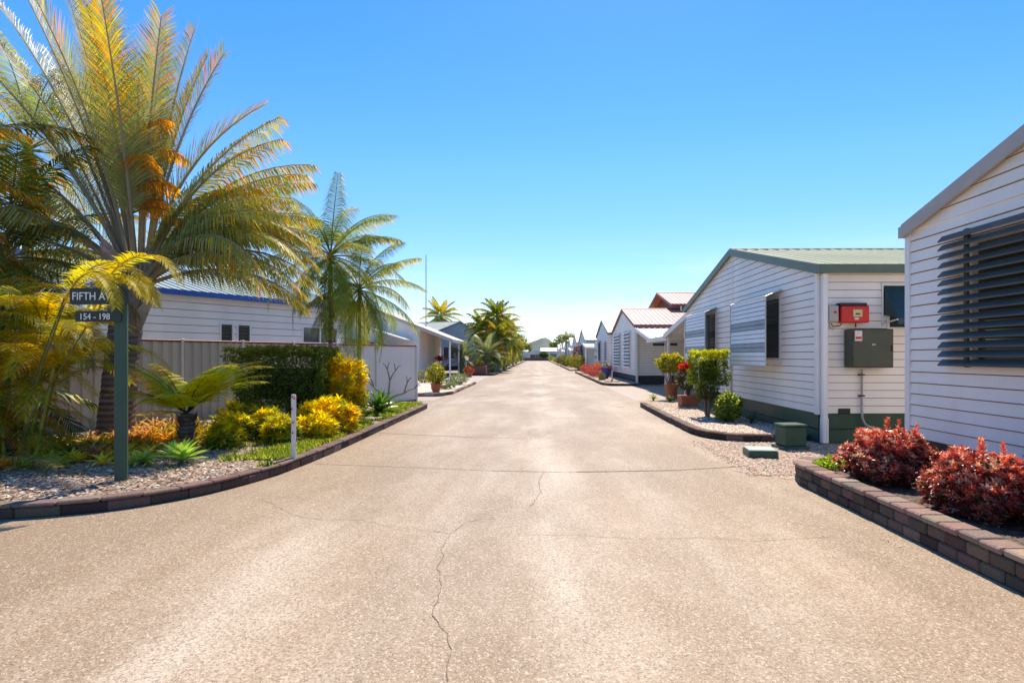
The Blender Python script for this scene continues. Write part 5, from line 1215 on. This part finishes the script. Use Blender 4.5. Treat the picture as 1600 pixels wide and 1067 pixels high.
# ------------------------------------------------------------------ light, sky, camera
AZ = radians(10); EL = radians(54)     # sun ahead, slightly right
d = Vector((sin(AZ)*cos(EL), cos(AZ)*cos(EL), sin(EL)))
sl = bpy.data.lights.new('sun', 'SUN'); sl.energy = 3.15; sl.angle = radians(.55); sl.color = (1, .94, .86)
so = bpy.data.objects.new('sun', sl); COL.objects.link(so); so.rotation_euler = (-d).to_track_quat('-Z', 'Y').to_euler()
w = bpy.data.worlds.new('World'); sc.world = w; w.use_nodes = True; N, L = w.node_tree.nodes, w.node_tree.links
bg = N['Background']; sk = N.new('ShaderNodeTexSky'); sk.sky_type = 'NISHITA'; sk.sun_disc = False; sk.sun_elevation = EL; sk.sun_rotation = AZ
sk.air_density = 1.0; sk.dust_density = .08; sk.ozone_density = 3.0
gm = N.new('ShaderNodeGamma'); gm.inputs[1].default_value = .88
hs = N.new('ShaderNodeHueSaturation'); hs.inputs['Saturation'].default_value = 1.5; hs.inputs['Hue'].default_value = .511
L.new(sk.outputs[0], gm.inputs[0]); L.new(gm.outputs[0], hs.inputs['Color'])
tc = N.new('ShaderNodeTexCoord'); mp = N.new('ShaderNodeMapping'); mp.inputs['Scale'].default_value = (1.2, 1.2, 9); L.new(tc.outputs['Generated'], mp.inputs[0])
nz = N.new('ShaderNodeTexNoise'); nz.inputs['Scale'].default_value = 2.2; nz.inputs['Detail'].default_value = 7; nz.inputs['Roughness'].default_value = .6; L.new(mp.outputs[0], nz.inputs['Vector'])
cr_ = N.new('ShaderNodeValToRGB'); cr_.color_ramp.elements[0].position = .44; cr_.color_ramp.elements[1].position = .72; L.new(nz.outputs['Fac'], cr_.inputs[0])
sp = N.new('ShaderNodeSeparateXYZ'); L.new(tc.outputs['Generated'], sp.inputs[0])
mr = N.new('ShaderNodeMapRange'); mr.inputs['From Min'].default_value = .02; mr.inputs['From Max'].default_value = .22; mr.inputs['To Min'].default_value = .65; mr.inputs['To Max'].default_value = 0.; L.new(sp.outputs['Z'], mr.inputs['Value'])
mu = N.new('ShaderNodeMath'); mu.operation = 'MULTIPLY'; L.new(cr_.outputs[0], mu.inputs[0]); L.new(mr.outputs[0], mu.inputs[1])
mc = N.new('ShaderNodeMix'); mc.data_type = 'RGBA'; L.new(mu.outputs[0], mc.inputs[0]); L.new(hs.outputs[0], mc.inputs[6]); mc.inputs[7].default_value = (3.6, 3.8, 4.2, 1)
mh = N.new('ShaderNodeMapRange'); mh.inputs['From Min'].default_value = -.02; mh.inputs['From Max'].default_value = .30; L.new(sp.outputs['Z'], mh.inputs['Value'])
ti = N.new('ShaderNodeMix'); ti.data_type = 'RGBA'; ti.inputs[6].default_value = (.52, .66, .86, 1); ti.inputs[7].default_value = (1, 1, 1, 1); L.new(mh.outputs[0], ti.inputs[0])
mm = N.new('ShaderNodeMix'); mm.data_type = 'RGBA'; mm.blend_type = 'MULTIPLY'; mm.inputs[0].default_value = 1; L.new(hs.outputs[0], mm.inputs[6]); L.new(ti.outputs[2], mm.inputs[7]); L.new(mm.outputs[2], mc.inputs[6])
L.new(mc.outputs[2], bg.inputs[0]); bg.inputs['Strength'].default_value = .15
cam = bpy.data.cameras.new('camera'); co = bpy.data.objects.new('camera', cam); COL.objects.link(co); sc.camera = co
co.location = (0, 0, 1.5); co.rotation_euler = (pi/2, 0, 0); cam.lens = 20.25; cam.sensor_width = 36; cam.shift_x = -.025; cam.shift_y = .0141
cam.clip_end = 8000; cam.clip_start = .05
sc.view_settings.view_transform = 'Standard'; sc.view_settings.look = 'None'; sc.view_settings.exposure = 1.0; sc.view_settings.use_white_balance = True; sc.view_settings.white_balance_temperature = 7700; sc.view_settings.white_balance_tint = 10; sc.view_settings.gamma = 1
